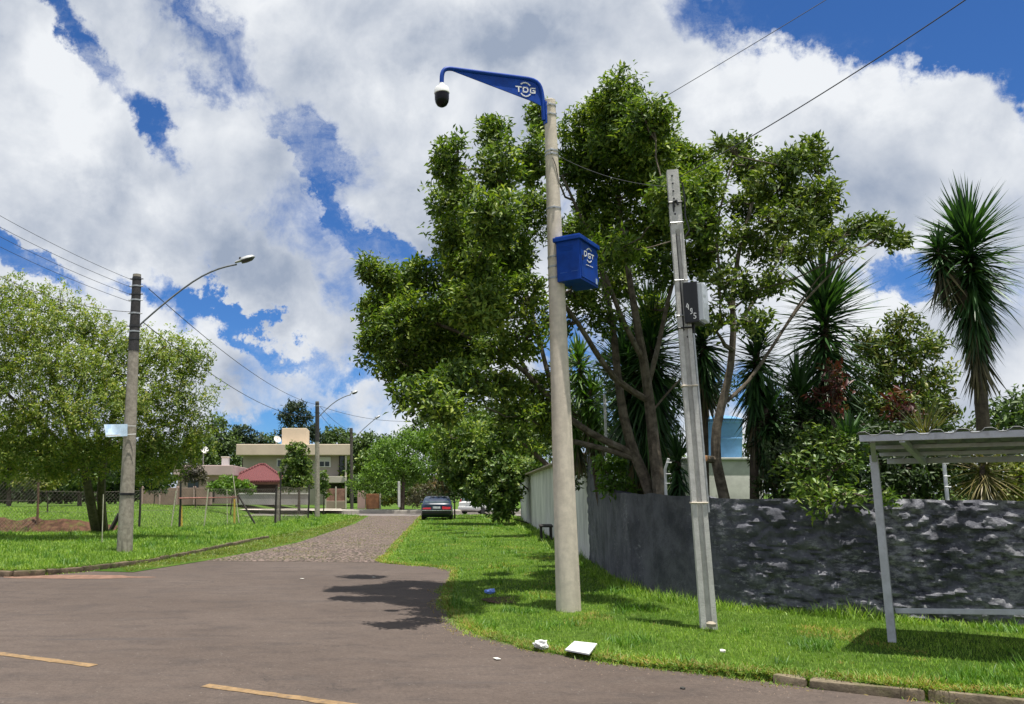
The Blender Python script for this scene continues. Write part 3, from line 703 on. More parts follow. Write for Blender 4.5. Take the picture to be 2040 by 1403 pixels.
for k in (.1, .9):
    c = c1.lerp(c2, k); mb.tube([c, c + Vector((.10, .03, 0))], .016, 8)
mb.box((c1 + c2) / 2 + Vector((.02, 0, 0)), (.05, .09, (c1 - c2).length + .12), math.atan2(adir.y, adir.x), .006); mb.build('mounting_foot', BLUE, arm)
logo = [[(1027.8, 172.2), (1038, 173.6)], [(1033, 173), (1033.2, 182.5)],
        [(1042.4, 178.2), (1042.4, 174.6), (1048.6, 174.8), (1051.3, 177.3), (1051.3, 181.8), (1048.8, 184), (1042.4, 183.4), (1042.4, 181)],
        [(1065.6, 177), (1058, 176.3), (1056.6, 178.2), (1056.7, 184), (1058.6, 185.6), (1065.4, 185.8), (1065.4, 181.6), (1061.8, 181.2)],
        [(1038, 167.6), (1041.7, 165.6), (1046.3, 165), (1051, 166.6), (1055.4, 170.6)], [(1038.5, 186.7), (1041.7, 190.2), (1047.3, 192.4), (1052, 191.6), (1056, 188.6)]]
mb = MB(); strokes(mb, logo, ap0 + an * .006, an, .018, .004, .003); mb.build('logo', WHITE, arm)
dc = A(880, 172); sc_ = dc.y / F
dome = thing('dome_camera', 'white dome surveillance camera with black lens bowl hanging from the blue arm', 'camera', dc)
u = sc_ * 1.09
MB().lathe([(.0, 6 * u), (5 * u, 6 * u), (5.5 * u, 1 * u), (6 * u, 0), (12.5 * u, -3 * u), (14.5 * u, -7 * u), (15 * u, -15 * u), (14 * u, -16 * u), (0, -16 * u)], dc, 32).build('housing', WHITE, dome, True)
MB().lathe([(0, -16 * u), (13.6 * u, -16 * u), (14.2 * u, -18 * u), (14 * u, -27 * u), (12.6 * u, -34 * u), (9.5 * u, -39.5 * u), (5 * u, -42.5 * u), (0, -43.5 * u)], dc, 32).build('lens_bowl', pm('smoked_dome', (.006, .006, .008), .25, 0, .1, 5, 0, .25), dome, True)

# --- blue cabinet hung on the pole
def cornerbox(near_top, near_bot, Yn, left_px, right_px, lidh=0.0):
    Nt, Nb = P(*near_top, Yn), P(*near_bot, Yn)
    dl, dr = Vector((-.82, .57, 0)).normalized(), Vector((.57, .82, 0)).normalized()
    wl = min(np.arange(.05, 1, .005), key=lambda w_: abs(proj((Nt + Nb) / 2 + dl * w_)[0] - left_px))
    wr = min(np.arange(.05, 1.5, .005), key=lambda w_: abs(proj((Nt + Nb) / 2 + dr * w_)[0] - right_px))
    c = (Nt + Nb) / 2 + dl * wl / 2 + dr * wr / 2; h = Nt.z - Nb.z
    return c, wl, wr, h, math.atan2(.82, .57), dl, dr, Nt, Nb      # box local x along dr
cc, wl, wr, hh, rz, dl, dr, Nt, Nb = cornerbox((1155, 473), (1155, 555), pY - .36, 1109, 1190)
cab = thing('control_cabinet', 'blue metal control cabinet with white logo strapped halfway up the concrete pole', 'cabinet', (cc.x, cc.y, Nb.z))
MB().box(cc, (wr, wl, hh), rz, .006).build('body', BLUE, cab)
mb = MB(); lc = cc + Vector((0, 0, hh / 2 + .012)); mb.box(lc, (wr + .07, wl + .07, .06), rz, .008); mb.box(lc + Vector((0, 0, .038)), (wr + .02, wl + .02, .02), rz, .006); mb.build('lid', BLUE, cab)
dcn = cc - dl * (wl / 2 + .006)
door = MB().box(dcn + Vector((0, 0, -.01)), (wr - .05, .012, hh - .09), rz, .003).build('door', BLUE, cab)
nr_ = -dl
mb = MB(); mb.box(dcn - dr * (wr * .40) + nr_ * .012 + Vector((0, 0, .02)), (.02, .02, .07), rz, .004); mb.build('lock', DARKST, door)
for k in (-1, 1): MB().tube([dcn + dr * wr * .47 + nr_ * .006 + Vector((0, 0, k * hh * .3 - .03)), dcn + dr * wr * .47 + nr_ * .006 + Vector((0, 0, k * hh * .3 + .03))], .008, 8).build('hinge', BLUE, door)
lg = [[(1163.6, 500.5), (1166.6, 501), (1168.6, 503.6), (1168.4, 508.6), (1166, 510.6), (1163.8, 509.8), (1163.6, 500.5)],
      [(1175.6, 506.6), (1172.4, 505.6), (1171.2, 507.6), (1171.3, 512.4), (1173, 514.4), (1175.8, 515), (1175.8, 511.4), (1173.8, 511)],
      [(1177.4, 508), (1182.4, 510)], [(1180, 509.2), (1180, 516.5)],
      [(1168.4, 497.8), (1171.2, 495.6), (1174.2, 496.4), (1177.4, 500.6)], [(1169.8, 518.6), (1172.2, 522), (1175.2, 522.8), (1178, 520.6)]]
mb = MB(); strokes(mb, lg, dcn + nr_ * .007, nr_, .016, .003, .003)
mb.build('logo', WHITE, door); mb = MB(); strokes(mb, [[(1167.4, 527.5), (1168.8, 528)], [(1169.8, 528.3), (1173, 529.6)], [(1174.4, 530.2), (1177, 531.4)], [(1178, 531.8), (1180.6, 533)]], dcn + nr_ * .007, nr_, .010, .003, .003)
mb.build('caption', WHITE, door)
mb = MB(); mb.box(dcn + dr * wr * .36 + nr_ * .008 + Vector((0, 0, -hh * .37)), (.06, .003, .08), rz); mb.build('sticker', pm('pale_sticker', (.36, .46, .62), .6), door)
mb = MB(); lf = cc - dr * (wr / 2)
for k in range(4): MB().box(lf + Vector((0, 0, hh * .24 + k * .02)) + dl * .02, (.010, wl * .55, .008), rz).build('vent_louvre', BLUE, cab)
for k in range(2): MB().box(lf + Vector((0, 0, -hh * .30 + .006 * k)) + dl * (.07 - .16 * k), (.004, .10, .006), rz).build('scratch_mark', pm('faded_blue_paint', (.05, .15, .5), .5), cab)
for zz in (-.22, .2):
    c, r_ = pole_at(518); c = Vector((c.x, c.y, cc.z + zz)); MB().tube([c + Vector((.02, -r_ + .02, 0)), cc + Vector((-.04, .02, zz))], .022, 6).build('bracket', BLUE, cab)
mb = MB(); c, r_ = pole_at(600); q = cc + dl * .1 + Vector((0, 0, -hh / 2))
mb.tube([q, q + Vector((0, .03, -.10)), c + Vector((r_ + .05, .05, .12)), c + Vector((r_ * .9, .06, .0))], .010, 8); mb.build('cable_tail', BLACK, cab, True)

# --- grooved metering pole
qb = foot(1412, 1252); qY = qb.y; qtop = P(1339, 341, qY); qrz = R(-14)
mp = thing('metering_pole', 'slim leaning grooved grey concrete pole with drilled top carrying a black meter box', 'pole', qb)
w0 = (P(1428, 1240, qY).x - P(1396, 1240, qY).x) * .95; w1 = (P(1350, 350, qY).x - P(1327, 350, qY).x) * .92
def sect(w_, g):                          # cross-section with a groove in the face towards the road
    d = w_ * .42; a = w_ / 2; q = w_ * .19; gd = d * g
    return [(-a, -d), (-q, -d), (-q * .75, -d + gd), (q * .75, -d + gd), (q, -d), (a, -d), (a, d), (q, d), (q * .75, d - gd), (-q * .75, d - gd), (-q, d), (-a, d)]
mb = MB(); Rm = Matrix.Rotation(qrz, 3, 'Z'); lv = [(-.02, .55), (.02, .55)] + [(k / 16, .55) for k in range(1, 14)] + [(.845, .55), (.86, .02), (1.0, .02)]
for tt, g in lv:
    c = qb.lerp(qtop, tt); w_ = w0 + (w1 - w0) * tt
    mb.v += [tuple(c + Rm @ Vector((x, y, 0))) for x, y in sect(w_, g)]
for k in range(len(lv) - 1):
    for j in range(12): mb.f.append((k * 12 + j, k * 12 + (j + 1) % 12, (k + 1) * 12 + (j + 1) % 12, (k + 1) * 12 + j))
mb.f.append(tuple(range(12))[::-1]); mb.f.append(tuple((len(lv) - 1) * 12 + j for j in range(12)))
mb.build('shaft', pm('grey_concrete', (.52, .51, .485), .88, 0, .14, 10, .5, .2, (.30, .29, .275), (8, 8, .7), .6), mp)
for k in range(6):
    c = qb.lerp(qtop, .985 - k * .018); w_ = w1 * 1.02
    MB().lathe([(.011, -.002), (.011, .004)], c + Rm @ Vector((-.012, -w_ * .42 - .001, 0)), 10, Rm @ Vector((0, -1, 0))).build('bolt_hole', BLACK, mp)
def mpc(py_): return pole_at(py_, qb, qtop, (w0, w1))
for py_, mt_ in ((405, BLACK), (447, STEEL), (560, STEEL), (630, STEEL), (656, BLACK), (770, CONCP), (1001, CONCP)):
    c, w_ = mpc(py_); w_ *= 1.0
    loop = [c + Rm @ Vector((x, y, 0)) for x, y in ((-w_ / 2 - .008, -w_ * .42 - .008), (w_ / 2 + .008, -w_ * .42 - .008), (w_ / 2 + .008, w_ * .42 + .008), (-w_ / 2 - .008, w_ * .42 + .008), (-w_ / 2 - .008, -w_ * .42 - .008))]
    mb = MB(); mb.tube(loop, .010 if mt_ is not STEEL else .007, 6); mb.build('pole_clamp', mt_, mp)
mb = MB()                                 # conduit in the groove and a swan-neck of cable near the top
cA, wA = mpc(412); cB, wB = mpc(660); cC, wC = mpc(1240)
fr = lambda c, w_, x=0, o=.0: c + Rm @ Vector((x, -w_ * .42 + .035 - o, 0))
mb.tube([fr(cA, wA, .03, .05), fr(cA, wA, .01, .05) + Vector((0, 0, .06)), fr(cA, wA, -.02, .05) + Vector((0, 0, .05)), fr(cA, wA, -.025, .02) + Vector((0, 0, -.1)), fr(cB, wB, -.02, .0)], .013, 8)
mb.build('conduit', DARKST, mp, True)
mb = MB(); mb.tube([cA + Vector((.06, -.02, .32)), cA + Vector((.10, -.02, .30)), cA + Vector((.12, -.02, .1)), cA + Vector((.11, -.02, -.12)), cA + Vector((.15, -.02, -.3)), cA + Vector((.07, -.02, -.42))], .009, 6); mb.build('cable_loop', BLACK, mp, True)
mb = MB(); c, w_ = mpc(1000); mb.tube([c + Rm @ Vector((w_ * .5 + .016, -.03, 0)) for c, w_ in (mpc(665), mpc(760), mpc(930), mpc(1020))], .014, 8); mb.build('side_pipe', STEEL, mp, True)
mc, ml, mr, mh, mrz, mdl, mdr, mNt, mNb = cornerbox((1387, 560), (1392, 641), qY - .20, 1362, 1402)
mbx = thing('meter_box', 'black electricity meter box with white number 495 and clear side cover on the grooved pole', 'meter box', (mc.x, mc.y, mNb.z))
MB().box(mc, (mr, ml, mh), mrz, .008).build('body', BLACK, mbx)
fp = mc - mdr * (mr / 2)
m, t, bs, out = base_mat('cloudy_plastic'); bs.inputs['Base Color'].default_value = (.62, .66, .70, 1); bs.inputs['Roughness'].default_value = .25; bs.inputs['Alpha'].default_value = .55
MB().box(mc - mdl * (ml / 2 + .03) + Vector((0, 0, .0)), (mr * .92, .06, mh * .92), mrz, .012).build('clear_cover', m, mbx)
dig = [[(1369.6, 605), (1367.6, 611.5), (1371.8, 613)], [(1371.4, 607.5), (1371.8, 616.2)],
       [(1378.6, 620.5), (1376, 619.6), (1375.6, 615.4), (1378.4, 614.6), (1379, 618), (1379, 624), (1376.2, 625.4)],
       [(1386.6, 624.4), (1382.8, 624), (1382.8, 628.6), (1386, 629.4), (1386.6, 632.6), (1384.4, 635), (1382.4, 634)]]
mb = MB(); strokes(mb, dig, fp - mdr * .004, -mdr, .009, .003, .003); mb.build('number', WHITE, mbx)
for kz in (-.5, .45): MB().tube([mc + mdl * (ml * .45) + Vector((0, 0, kz * mh)), pole_at(600, qb, qtop, (w0, w1))[0] + Vector((.02, 0, kz * mh - .1))], .015, 6).build('bracket', DARKST, mbx)
mb = MB(); mb.tube([mc + Vector((-.02, 0, -mh / 2)), mc + Vector((-.02, 0, -mh / 2 - .12)), mc + Vector((-.10, 0, -mh / 2 - .16))], .02, 8)
mb.build('cable_duct', BLACK, mbx, True)

# --- utility poles on the left with street lamps
WOODP = pm('weathered_pole', (.33, .295, .245), .9, 0, .25, 10, .5, .15, (.14, .125, .105), (9, 9, .7), .8)
def utility_pole(label, base, top, rb, rt, ringpx, mat=WOODP, blackcap=None):
    o = thing('utility_pole', label, 'pole', base, 'utility poles along the left side')
    d = top - base; MB().tube([base - d * .01] + [base + d * k / 14 for k in range(1, 15)], [rb + (rt - rb) * k / 14 for k in range(15)], 16).build('shaft', mat, o, True)
    for k in ringpx:
        c, r_ = pole_at(k, base, top, (rb, rt)); mb = MB(); mb.lathe([(r_ - .005, -.02), (r_ + .012, -.02), (r_ + .012, .02), (r_ - .005, .02)], c, 18)
        mb.tube([c + Vector((-r_ - .07, -.02, 0)), c + Vector((r_ + .07, -.02, 0))], .016, 6); mb.build('insulator_ring', STEEL if k % 2 else DARKST, o, True)
    if blackcap:
        (ca, ra), (cb, rb_) = pole_at(blackcap[0], base, top, (rb, rt)), pole_at(blackcap[1], base, top, (rb, rt))
        MB().tube([ca, ca.lerp(cb, .5), cb], [ra + .006, (ra + rb_) / 2 + .006, rb_ + .006], 18).build('dark_sleeve', pm('tarred_wood', (.045, .042, .044), .8, 0, .3, 9, .4), o, True)
    return o
u1 = foot(248, 1100); u1t = P(273, 547, u1.y)
utility_pole('weathered grey utility pole with dark banded top nearest on the left verge', u1, u1t, .2, .108, (556, 571, 586, 599, 625, 650, 661, 676), WOODP, (552, 700))
u2 = foot(632, 1031); u2t = P(632, 800, u2.y)
utility_pole('middle utility pole beside the fence in front of the beige house', u2, u2t, .17, .12, (809, 822), WOODP, (802, 880))
u3 = foot(701, 1020); u3t = P(700, 853, u3.y)
utility_pole('farthest dark utility pole at the right end of the beige house', u3, u3t, .16, .12, (862, 872), pm('dark_pole', (.085, .075, .065), .9, 0, .2, 9))
GREYP = pm('lamp_grey', (.36, .37, .38), .5, .2, .1, 8); LENS = pm('lamp_lens', (.05, .05, .06), .3, 0, .1, 8)
def lamp(label, arm_px, head0, head1, Y, r=.024, hs=1.0):
    p = [P(x, y, Y) for x, y in arm_px]; sm = []
    for k in range(len(p) - 1): sm += [p[k], p[k].lerp(p[k + 1], .5)]
    sm.append(p[-1]); sm = [sm[0]] + [(sm[k - 1] + 2 * sm[k] + sm[k + 1]) / 4 for k in range(1, len(sm) - 1)] + [sm[-1]]
    o = thing('street_lamp', label, 'street lamp', p[0], 'street lamps on the utility poles'); MB().tube(sm, r, 10).build('arm', pm('lamp_arm_steel', (.16, .17, .18), .5, .3, .2, 8), o, True)
    a, b = P(*head0, Y), P(*head1, Y); d = b - a; L_ = d.length; d.normalize()
    def shell(prof, z0, flatten):
        mb = MB(); M = Matrix((d, d.cross(Vector((0, 0, 1))).normalized(), Vector((0, 0, 1)))).transposed().to_4x4(); M.translation = a
        n_ = 14
        for x, r_ in prof:
            for j in range(n_):
                an_ = 2 * math.pi * j / n_; yy = math.cos(an_) * r_; zz = math.sin(an_) * r_ * (flatten[0] if math.sin(an_) > 0 else flatten[1])
                mb.v.append(tuple(M @ Vector((x * L_, yy, zz + z0))))
        for i_ in range(len(prof) - 1):
            for j in range(n_): mb.f.append((i_ * n_ + j, i_ * n_ + (j + 1) % n_, (i_ + 1) * n_ + (j + 1) % n_, (i_ + 1) * n_ + j))
        mb.f.append(tuple(range(n_))[::-1]); mb.f.append(tuple((len(prof) - 1) * n_ + j for j in range(n_))); return mb
    w_ = .135 * hs
    hd = shell([(0, .04 * hs), (.08, .06 * hs), (.28, .075 * hs), (.34, w_ * .9), (.6, w_), (.85, w_ * .8), (.97, w_ * .4), (1.0, .01)], .04 * hs, (.75, .25)).build('head', GREYP, o, True)
    shell([(.30, .02), (.36, w_ * .8), (.6, w_ * .9), (.85, w_ * .7), (.95, .03)], .02 * hs, (.1, .55)).build('lens', LENS, hd, True)
    q = a + d * L_ * .25 + Vector((0, 0, .09 * hs)); MB().lathe([(.03 * hs, 0), (.032 * hs, .05 * hs), (.02 * hs, .07 * hs)], q, 10).build('photocell', DARKST, hd, True)
    return o
lamp('grey street lamp on a long curved arm from the nearest left pole', [(278, 648), (300, 628), (340, 594), (385, 560), (420, 541), (450, 531), (472, 527)], (468, 526.5), (508, 515), u1.y)
lamp('small street lamp on the middle pole against the clouds', [(634, 832), (652, 813), (672, 797), (692, 788), (699, 787)], (697, 787), (713, 781.5), u2.y, .03, 1.2)
lamp('tiny farthest street lamp above the right end of the beige house', [(701, 882), (716, 862), (735, 845), (746, 836)], (744, 837), (758, 829.5), u3.y, .035, 1.3)

# --- street sign on the nearest left pole
sn = thing('street_sign', 'small bent pale blue street name sign bolted to the nearest left pole', 'sign', P(250, 858, u1.y - .2))
sY = u1.y - .22; mb = MB(); N = 12
for k in range(N + 1):
    x = 207 + (254 - 207) * k / N; dy = .05 * math.sin(k / N * 5) ; top = P(x, 846 - k / N, sY + dy); bot = P(x + 4 * (1 - k / N), 871 - 2 * k / N, sY + dy * .4 - .05)
    mb.v += [tuple(top), tuple(bot)]
for k in range(N): mb.f.append((2 * k, 2 * k + 1, 2 * k + 3, 2 * k + 2))
o = mb.build('plate', pm('faded_sign', (.52, .66, .80), .4, 0, .18, 5, 0, .5, (.25, .42, .66), (5, 5, 2), .8), sn); sol = o.modifiers.new('solid', 'SOLIDIFY'); sol.thickness = .006
mb = MB(); mb.box(P(231, 867.6, sY - .055), (.50, .004, .045)); mb.build('white_border', WHITE, sn)
MB().tube([P(252, 849, sY), P(271, 849, u1.y - .2)], .008, 6).build('bracket', STEEL, sn); mb = MB(); mb.tube([P(252, 866, sY - .03), P(271, 865, u1.y - .2)], .008, 6); mb.build('bracket', STEEL, sn)
mb = MB(); c, r_ = pole_at(985, u1, u1t, (.2, .108)); mb.lathe([(r_ - .01, -.03), (r_ + .012, -.03), (r_ + .012, .03), (r_ - .01, .03)], c, 20)
band = thing('pole_band', 'black band tied round the lower part of the nearest left pole', 'band', c); mb.build('strap', BLACK, band, True)

# --- overhead wires
WIRE = pm('wire', (.035, .038, .045), .6, 0, .1, 5)
def wire(label, a, b, r=.008, sag=.25):
    p = bez(a, b, 18, -sag); o = MB().tube(p, r, 5).build('overhead_wire', WIRE); obj_props(o, label, 'wire', 'overhead wires'); return o
wire('thick dark service wire from the top right corner to the grooved pole', P(1346, 357, qY), P(2040, -80, 6.6), .0062, .07)
wire('thin wire from the top edge of the sky into the top of the big tree', P(1110, 318, 14.4), P(1730, -52, 12.0), .006, .03)
wire('short pale drop wire between the concrete pole and the grooved pole', pole_at(310)[0] + Vector((.09, 0, 0)), P(1335, 372, qY), .0035, .10)
ly = u1.y
for k, (ya, yb) in enumerate(((408, 560), (434, 575), (455, 590), (478, 604))):
    wire(('highest', 'second highest', 'third highest', 'fourth highest')[k] + ' wire running from the left edge of the sky to the nearest left pole', P(-120, ya - 48, ly - 4.5), P(268, yb, ly), .006, .12)
wire('slack wire ending low on the nearest left pole above the pale tree', P(-40, 530, ly - 1.5), P(266, 622, ly), .009, .25)
wire('upper wire from the nearest left pole to the middle pole top', P(296, 575, ly), P(630, 806, u2.y), .011, .55)
wire('lower wire from the nearest left pole to the middle pole', P(285, 642, ly), P(630, 830, u2.y), .012, .75)
wire('upper far wire between the middle pole and the farthest pole', P(634, 806, u2.y), P(700, 858, u3.y), .014, .3)
wire('lower far wire between the middle pole and the farthest pole', P(634, 820, u2.y), P(700, 876, u3.y), .014, .4)
wire('faint far wire running right from the middle pole across the clouds', P(634, 808, u2.y), P(845, 838, 60), .013, .4)

# --- bus shelter on the right
SHEL = pm('shelter_steel', (.46, .465, .50), .5, .35, .12, 8, .2, .4, (.22, .20, .2), (6, 6, 3), .5)
s0 = foot(1778, 1280); sh_ = thing('bus_shelter', 'grey steel bus shelter with corrugated roof cut off by the right edge', 'bus shelter', s0)
st_ = P(1741, 912, s0.y)
def post_(b, tp, name):
    mb = MB(); d = (tp - b); M = Vector((0, 0, 1)).rotation_difference(d.normalized()).to_matrix().to_4x4(); M = Matrix.Translation((b + tp) / 2) @ M @ Matrix.Rotation(math.atan2(-.57, .82), 4, 'Z')
    mb.box(None, (.075, .075, d.length + .05), bev=.006, M=M); return mb.build(name, SHEL, sh_)
post_(s0, st_, 'post')
fc0 = P(1712, 874, s0.y - .62); fa = aX * 6.0
post2 = s0 + aX * 4.2; post_(post2, post2 + (st_ - s0), 'post')
zf, zb_ = fc0.z, None
nb = Vector((.57, .82, 0)).normalized()
bk0 = fc0 + nb * 1.75; bk0.z = P(1725, 918, bk0.y).z; bk0 += aX * .1
# corrugated roof sheet
mb = MB(); nU, nV = 220, 6
for u_ in range(nU + 1):
    s_ = 5.6 * u_ / nU; zc = .018 * (1 if math.sin(s_ * 2 * math.pi / .20) > 0 else -1) * min(1, abs(math.sin(s_ * 2 * math.pi / .20)) * 2.2)
    for v_ in range(nV + 1):
        p = (fc0 - nb * .03).lerp(bk0, v_ / nV) + aX * (s_ - .02); mb.v.append((p.x, p.y, p.z + .045 + zc + .006 * mnoise.noise(Vector((s_ * 3, v_, 0)))))
for u_ in range(nU):
    for v_ in range(nV): k = u_ * (nV + 1) + v_; mb.f.append((k, k + nV + 1, k + nV + 2, k + 1))
o = mb.build('roof_sheet', pm('old_zinc', (.26, .27, .28), .55, .5, .25, 4, .2, .4, (.15, .13, .11), (2, 2, 2), .6), sh_, True); o.modifiers.new('solid', 'SOLIDIFY').thickness = .004
def beam(a, b, w_, h_, name, mat=SHEL):
    d = b - a; M = Matrix.Translation((a + b) / 2) @ d.to_track_quat('X', 'Z').to_matrix().to_4x4(); return MB().box(None, (d.length, w_, h_), bev=.005, M=M).build(name, mat, sh_)
beam(fc0, fc0 + aX * 5.6, .04, .065, 'fascia'); beam(bk0 + Vector((0, 0, -.01)), bk0 + aX * 5.6 + Vector((0, 0, -.01)), .04, .06, 'purlin')
for k in (.38, .70): beam(fc0.lerp(bk0, k) + Vector((0, 0, .0)), fc0.lerp(bk0, k) + aX * 5.6, .04, .04, 'purlin')
for s_ in (.35, 2.45, 4.55): beam(fc0 + aX * s_ + Vector((0, 0, -.02)), bk0 + aX * s_ + Vector((0, 0, -.03)), .05, .06, 'rafter')
beam(st_ + Vector((0, 0, -.03)), P(1738, 878, s0.y - .55), .045, .05, 'strut')
ra, rb__ = P(1786, 1217, s0.y), P(2040, 1220, s0.y - .95); beam(ra, ra + (rb__ - ra) * 2.4, .05, .05, 'seat_rail'); 

# --- litter
def litter(name, label, cat, mb, mat): o = mb.build(name, mat); obj_props(o, label, cat); return o
STY = pm('polystyrene', (.64, .64, .63), .8, 0, .10, 14, .3, .3, (.45, .42, .36), (9, 9, 9), .5)
q = [G(1126, 1303, .03), G(1145, 1286, .045), G(1190, 1291, .05), G(1174, 1312, .03)]
mb = MB(); q = [v + Vector((0, 0, .03)) for v in q]; up_ = Vector((0, 0, .014)); mb.add([*q, *[v + up_ for v in q]], [(3, 2, 1, 0), (4, 5, 6, 7), (0, 1, 5, 4), (1, 2, 6, 5), (2, 3, 7, 6), (3, 0, 4, 7)])
litter('foam_board', 'flat white foam board lying at the edge of the grass by the road', 'board', mb, STY)
bm = bmesh.new(); bmesh.ops.create_icosphere(bm, subdivisions=4, radius=.062)
c = G(1080, 1287, .05)
for v in bm.verts:
    f_ = 1 + .55 * mnoise.noise(v.co * 22) + .3 * mnoise.noise(v.co * 50); v.co = Vector((v.co.x * 1.15 * f_, v.co.y * f_, v.co.z * .75 * f_)) + c + Vector((0, 0, .01))
me = bpy.data.meshes.new('crumpled_bag'); bm.to_mesh(me); bm.free(); obj_props(link_mesh('crumpled_bag', me, STY), 'crumpled white plastic bag on the kerb edge left of the foam board', 'litter')
bm = bmesh.new(); bmesh.ops.create_icosphere(bm, subdivisions=2, radius=.07); c = foot(977, 1184)
for v in bm.verts: f_ = 1 + .5 * mnoise.noise(v.co * 25); v.co = Vector((v.co.x * 1.3 * f_, v.co.y * f_, v.co.z * .55 * f_)) + c + Vector((0, 0, .045))
me = bpy.data.meshes.new('blue_packet'); bm.to_mesh(me); bm.free(); obj_props(link_mesh('blue_packet', me, pm('blue_plastic', (.16, .27, .75), .35, 0, .2, 12)), 'crumpled blue packet lying in the shaded grass left of the concrete pole', 'litter')
def pebble(px, py, r, label, col, z=.02):
    bm = bmesh.new(); bmesh.ops.create_icosphere(bm, subdivisions=2, radius=r); c = G(px, py, z)
    for v in bm.verts: v.co = v.co * (1 + .35 * mnoise.noise(v.co / r * 1.3 + Vector((px, 0, 0)))); v.co.z *= .6; v.co += c
    me = bpy.data.meshes.new('stone'); bm.to_mesh(me); bm.free(); obj_props(link_mesh('stone', me, pm('stone%.2f' % col, (col, col * .95, col * .86), .8, 0, .2, 20)), label, 'stone')
pebble(1440, 1297, .028, 'small white stone in the grass in front of the grooved pole', .7, .15)
pebble(1360, 1371, .022, 'small dark stone alone on the asphalt near the bottom edge', .04, .008)
mb = MB(); c = G(1417, 1248, .14); mb.lathe([(0, 0), (.05, 0), (.055, .03), (.03, .05), (0, .052)], c, 10); litter('stone', 'pale stone lying against the foot of the grooved pole', 'stone', mb, pm('stone0.30', (.30, .26, .2), .8))
PAP = pm('paper', (.6, .58, .52), .9); rr = random.Random(5)
for (px, py, s_, lb) in ((990, 1312, .05, 'flat pale scrap on the asphalt left of the foam board'), (745, 1150, .045, 'pale leaf on the asphalt nearest the cobbled street edge'), (602, 1153, .045, 'leftmost pale scrap on the asphalt in front of the cobbled street')):
    c = G(px, py, .012); mb = MB(); mb.box(c, (s_ * 1.6, s_, .008), rr.random() * 3, .003); litter('paper_scrap', lb, 'litter', mb, PAP)

# --- low dark bench-like frame by the whitewashed wall
fb = G(1082, 1078, .10); bn = thing('low_bench', 'low dark bench against the foot of the whitewashed wall left of the concrete pole', 'bench', fb)
DW = pm('dark_timber', (.03, .026, .025), .8, 0, .3, 9); q_ = R(80)
MB().box(fb + Vector((.1, 0, .48)), (1.3, .42, .06), q_, .015).build('seat', DW, bn)
for a_ in (-1, 1):
    for b_ in (-1, 1):
        l_ = fb + Vector((.1, 0, .23)) + Vector((math.cos(q_) * .55 * a_ - math.sin(q_) * .15 * b_, math.sin(q_) * .55 * a_ + math.cos(q_) * .15 * b_, 0)); MB().box(l_, (.06, .06, .46), q_, .008).build('leg', DW, bn)
MB().box(fb + Vector((.1, 0, .14)), (1.1, .04, .05), q_, .006).build('stretcher', DW, bn)
mb = MB(); c = P(975, 1000, 36)
# white marker post far off
wm = thing('marker_post', 'slim white concrete post standing alone at the far end of the street', 'post', P(795, 1010, 66)); MB().box((P(795, 985, 66).x, 66, P(795, 985, 66).z), (.19, .19, 1.95), 0, .02).build('shaft', CONC, wm)

# ================================================================== FENCE + STAKES ON THE LEFT
RUST = pm('rusty_post', (.15, .09, .06), .9, 0, .3, 9); PALEW = pm('pale_pole', (.50, .47, .36), .8, 0, .2, 9); YELP = pm('yellow_post', (.55, .36, .05), .7, 0, .2, 6)
def lz(x, y): return float(lawn_h(np.float64(x), np.float64(y)))
fp_ = [(-40, 1066, 905), (74, 1061, 922), (277, 1056, 972), (357, 1054, 962), (548, 1046, 968), (557, 1041, 940), (613, 1036, 966)]
fen = thing('chain_link_fence', 'low rusty chain link fence on uneven posts in front of the lawn on the left', 'fence', G(277, 1056, .05))
fpos = []
for px_, yb_, yt_ in fp_:
    b = G(px_, yb_, .03); tp = P(px_ + 3, yt_, b.y); fpos.append((b, tp))
    MB().tube([b + Vector((0, 0, -.1)), b.lerp(tp, .5) + Vector((random.uniform(-.03, .03), 0, 0)), tp], [.055, .05, .045], 8).build('post', RUST if px_ < 100 else DW, fen, True)
mb = MB()
for (b0, t0), (b1, t1) in zip(fpos[:-1], fpos[1:]):
    L_ = (b1 - b0).length
    if L_ < 1.0: continue
    h_ = min((t0 - b0).length, (t1 - b1).length) * .92; st = .16 if L_ < 8 else .20
    def Q(u_, v_): return b0.lerp(b1, u_ / L_) + Vector((0, .0, v_ + .03 * math.sin(u_ * 2)))
    k = -h_
    while k < L_:
        for sg in (1, -1):
            u0, u1_ = (k, k + h_) ; v0, v1_ = (0, h_) if sg > 0 else (h_, 0)
            if u0 < 0: v0 += (v1_ - v0) * (-u0 / h_); u0 = 0
            if u1_ > L_: v1_ -= (v1_ - v0) * ((u1_ - L_) / max(1e-6, (u1_ - u0))); u1_ = L_
            if u1_ - u0 > .05: mb.tube([Q(u0, v0), Q(u1_, v1_)], .0035, 3, False)
        k += st
    for v_ in (.02, h_ * .5, h_): mb.tube([Q(0, v_), Q(L_ / 2, v_ - .03), Q(L_, v_)], .005, 4, False)
mb.build('wire_mesh', pm('old_wire', (.16, .14, .12), .7, .2, .2, 9), fen)
def stake(name, label, a, b, r, mat, cat='post', group=None):
    A_ = G(a[0], a[1], .03); o = MB().tube([A_ + Vector((0, 0, -.06)), P(b[0], b[1], A_.y + (b[2] if len(b) > 2 else 0))], r, 8).build(name, mat, None, True); return obj_props(o, label, cat, group)
stake('stake', 'pale leaning stake behind the left fence nearest the nearest left pole', (341, 1050), (351, 978), .03, PALEW, 'stake', 'stakes by the lawn fence')
stake('stake', 'pale leaning stake right of the short yellow post under the pink house', (406, 1053), (415, 974), .03, PALEW, 'stake', 'stakes by the lawn fence')
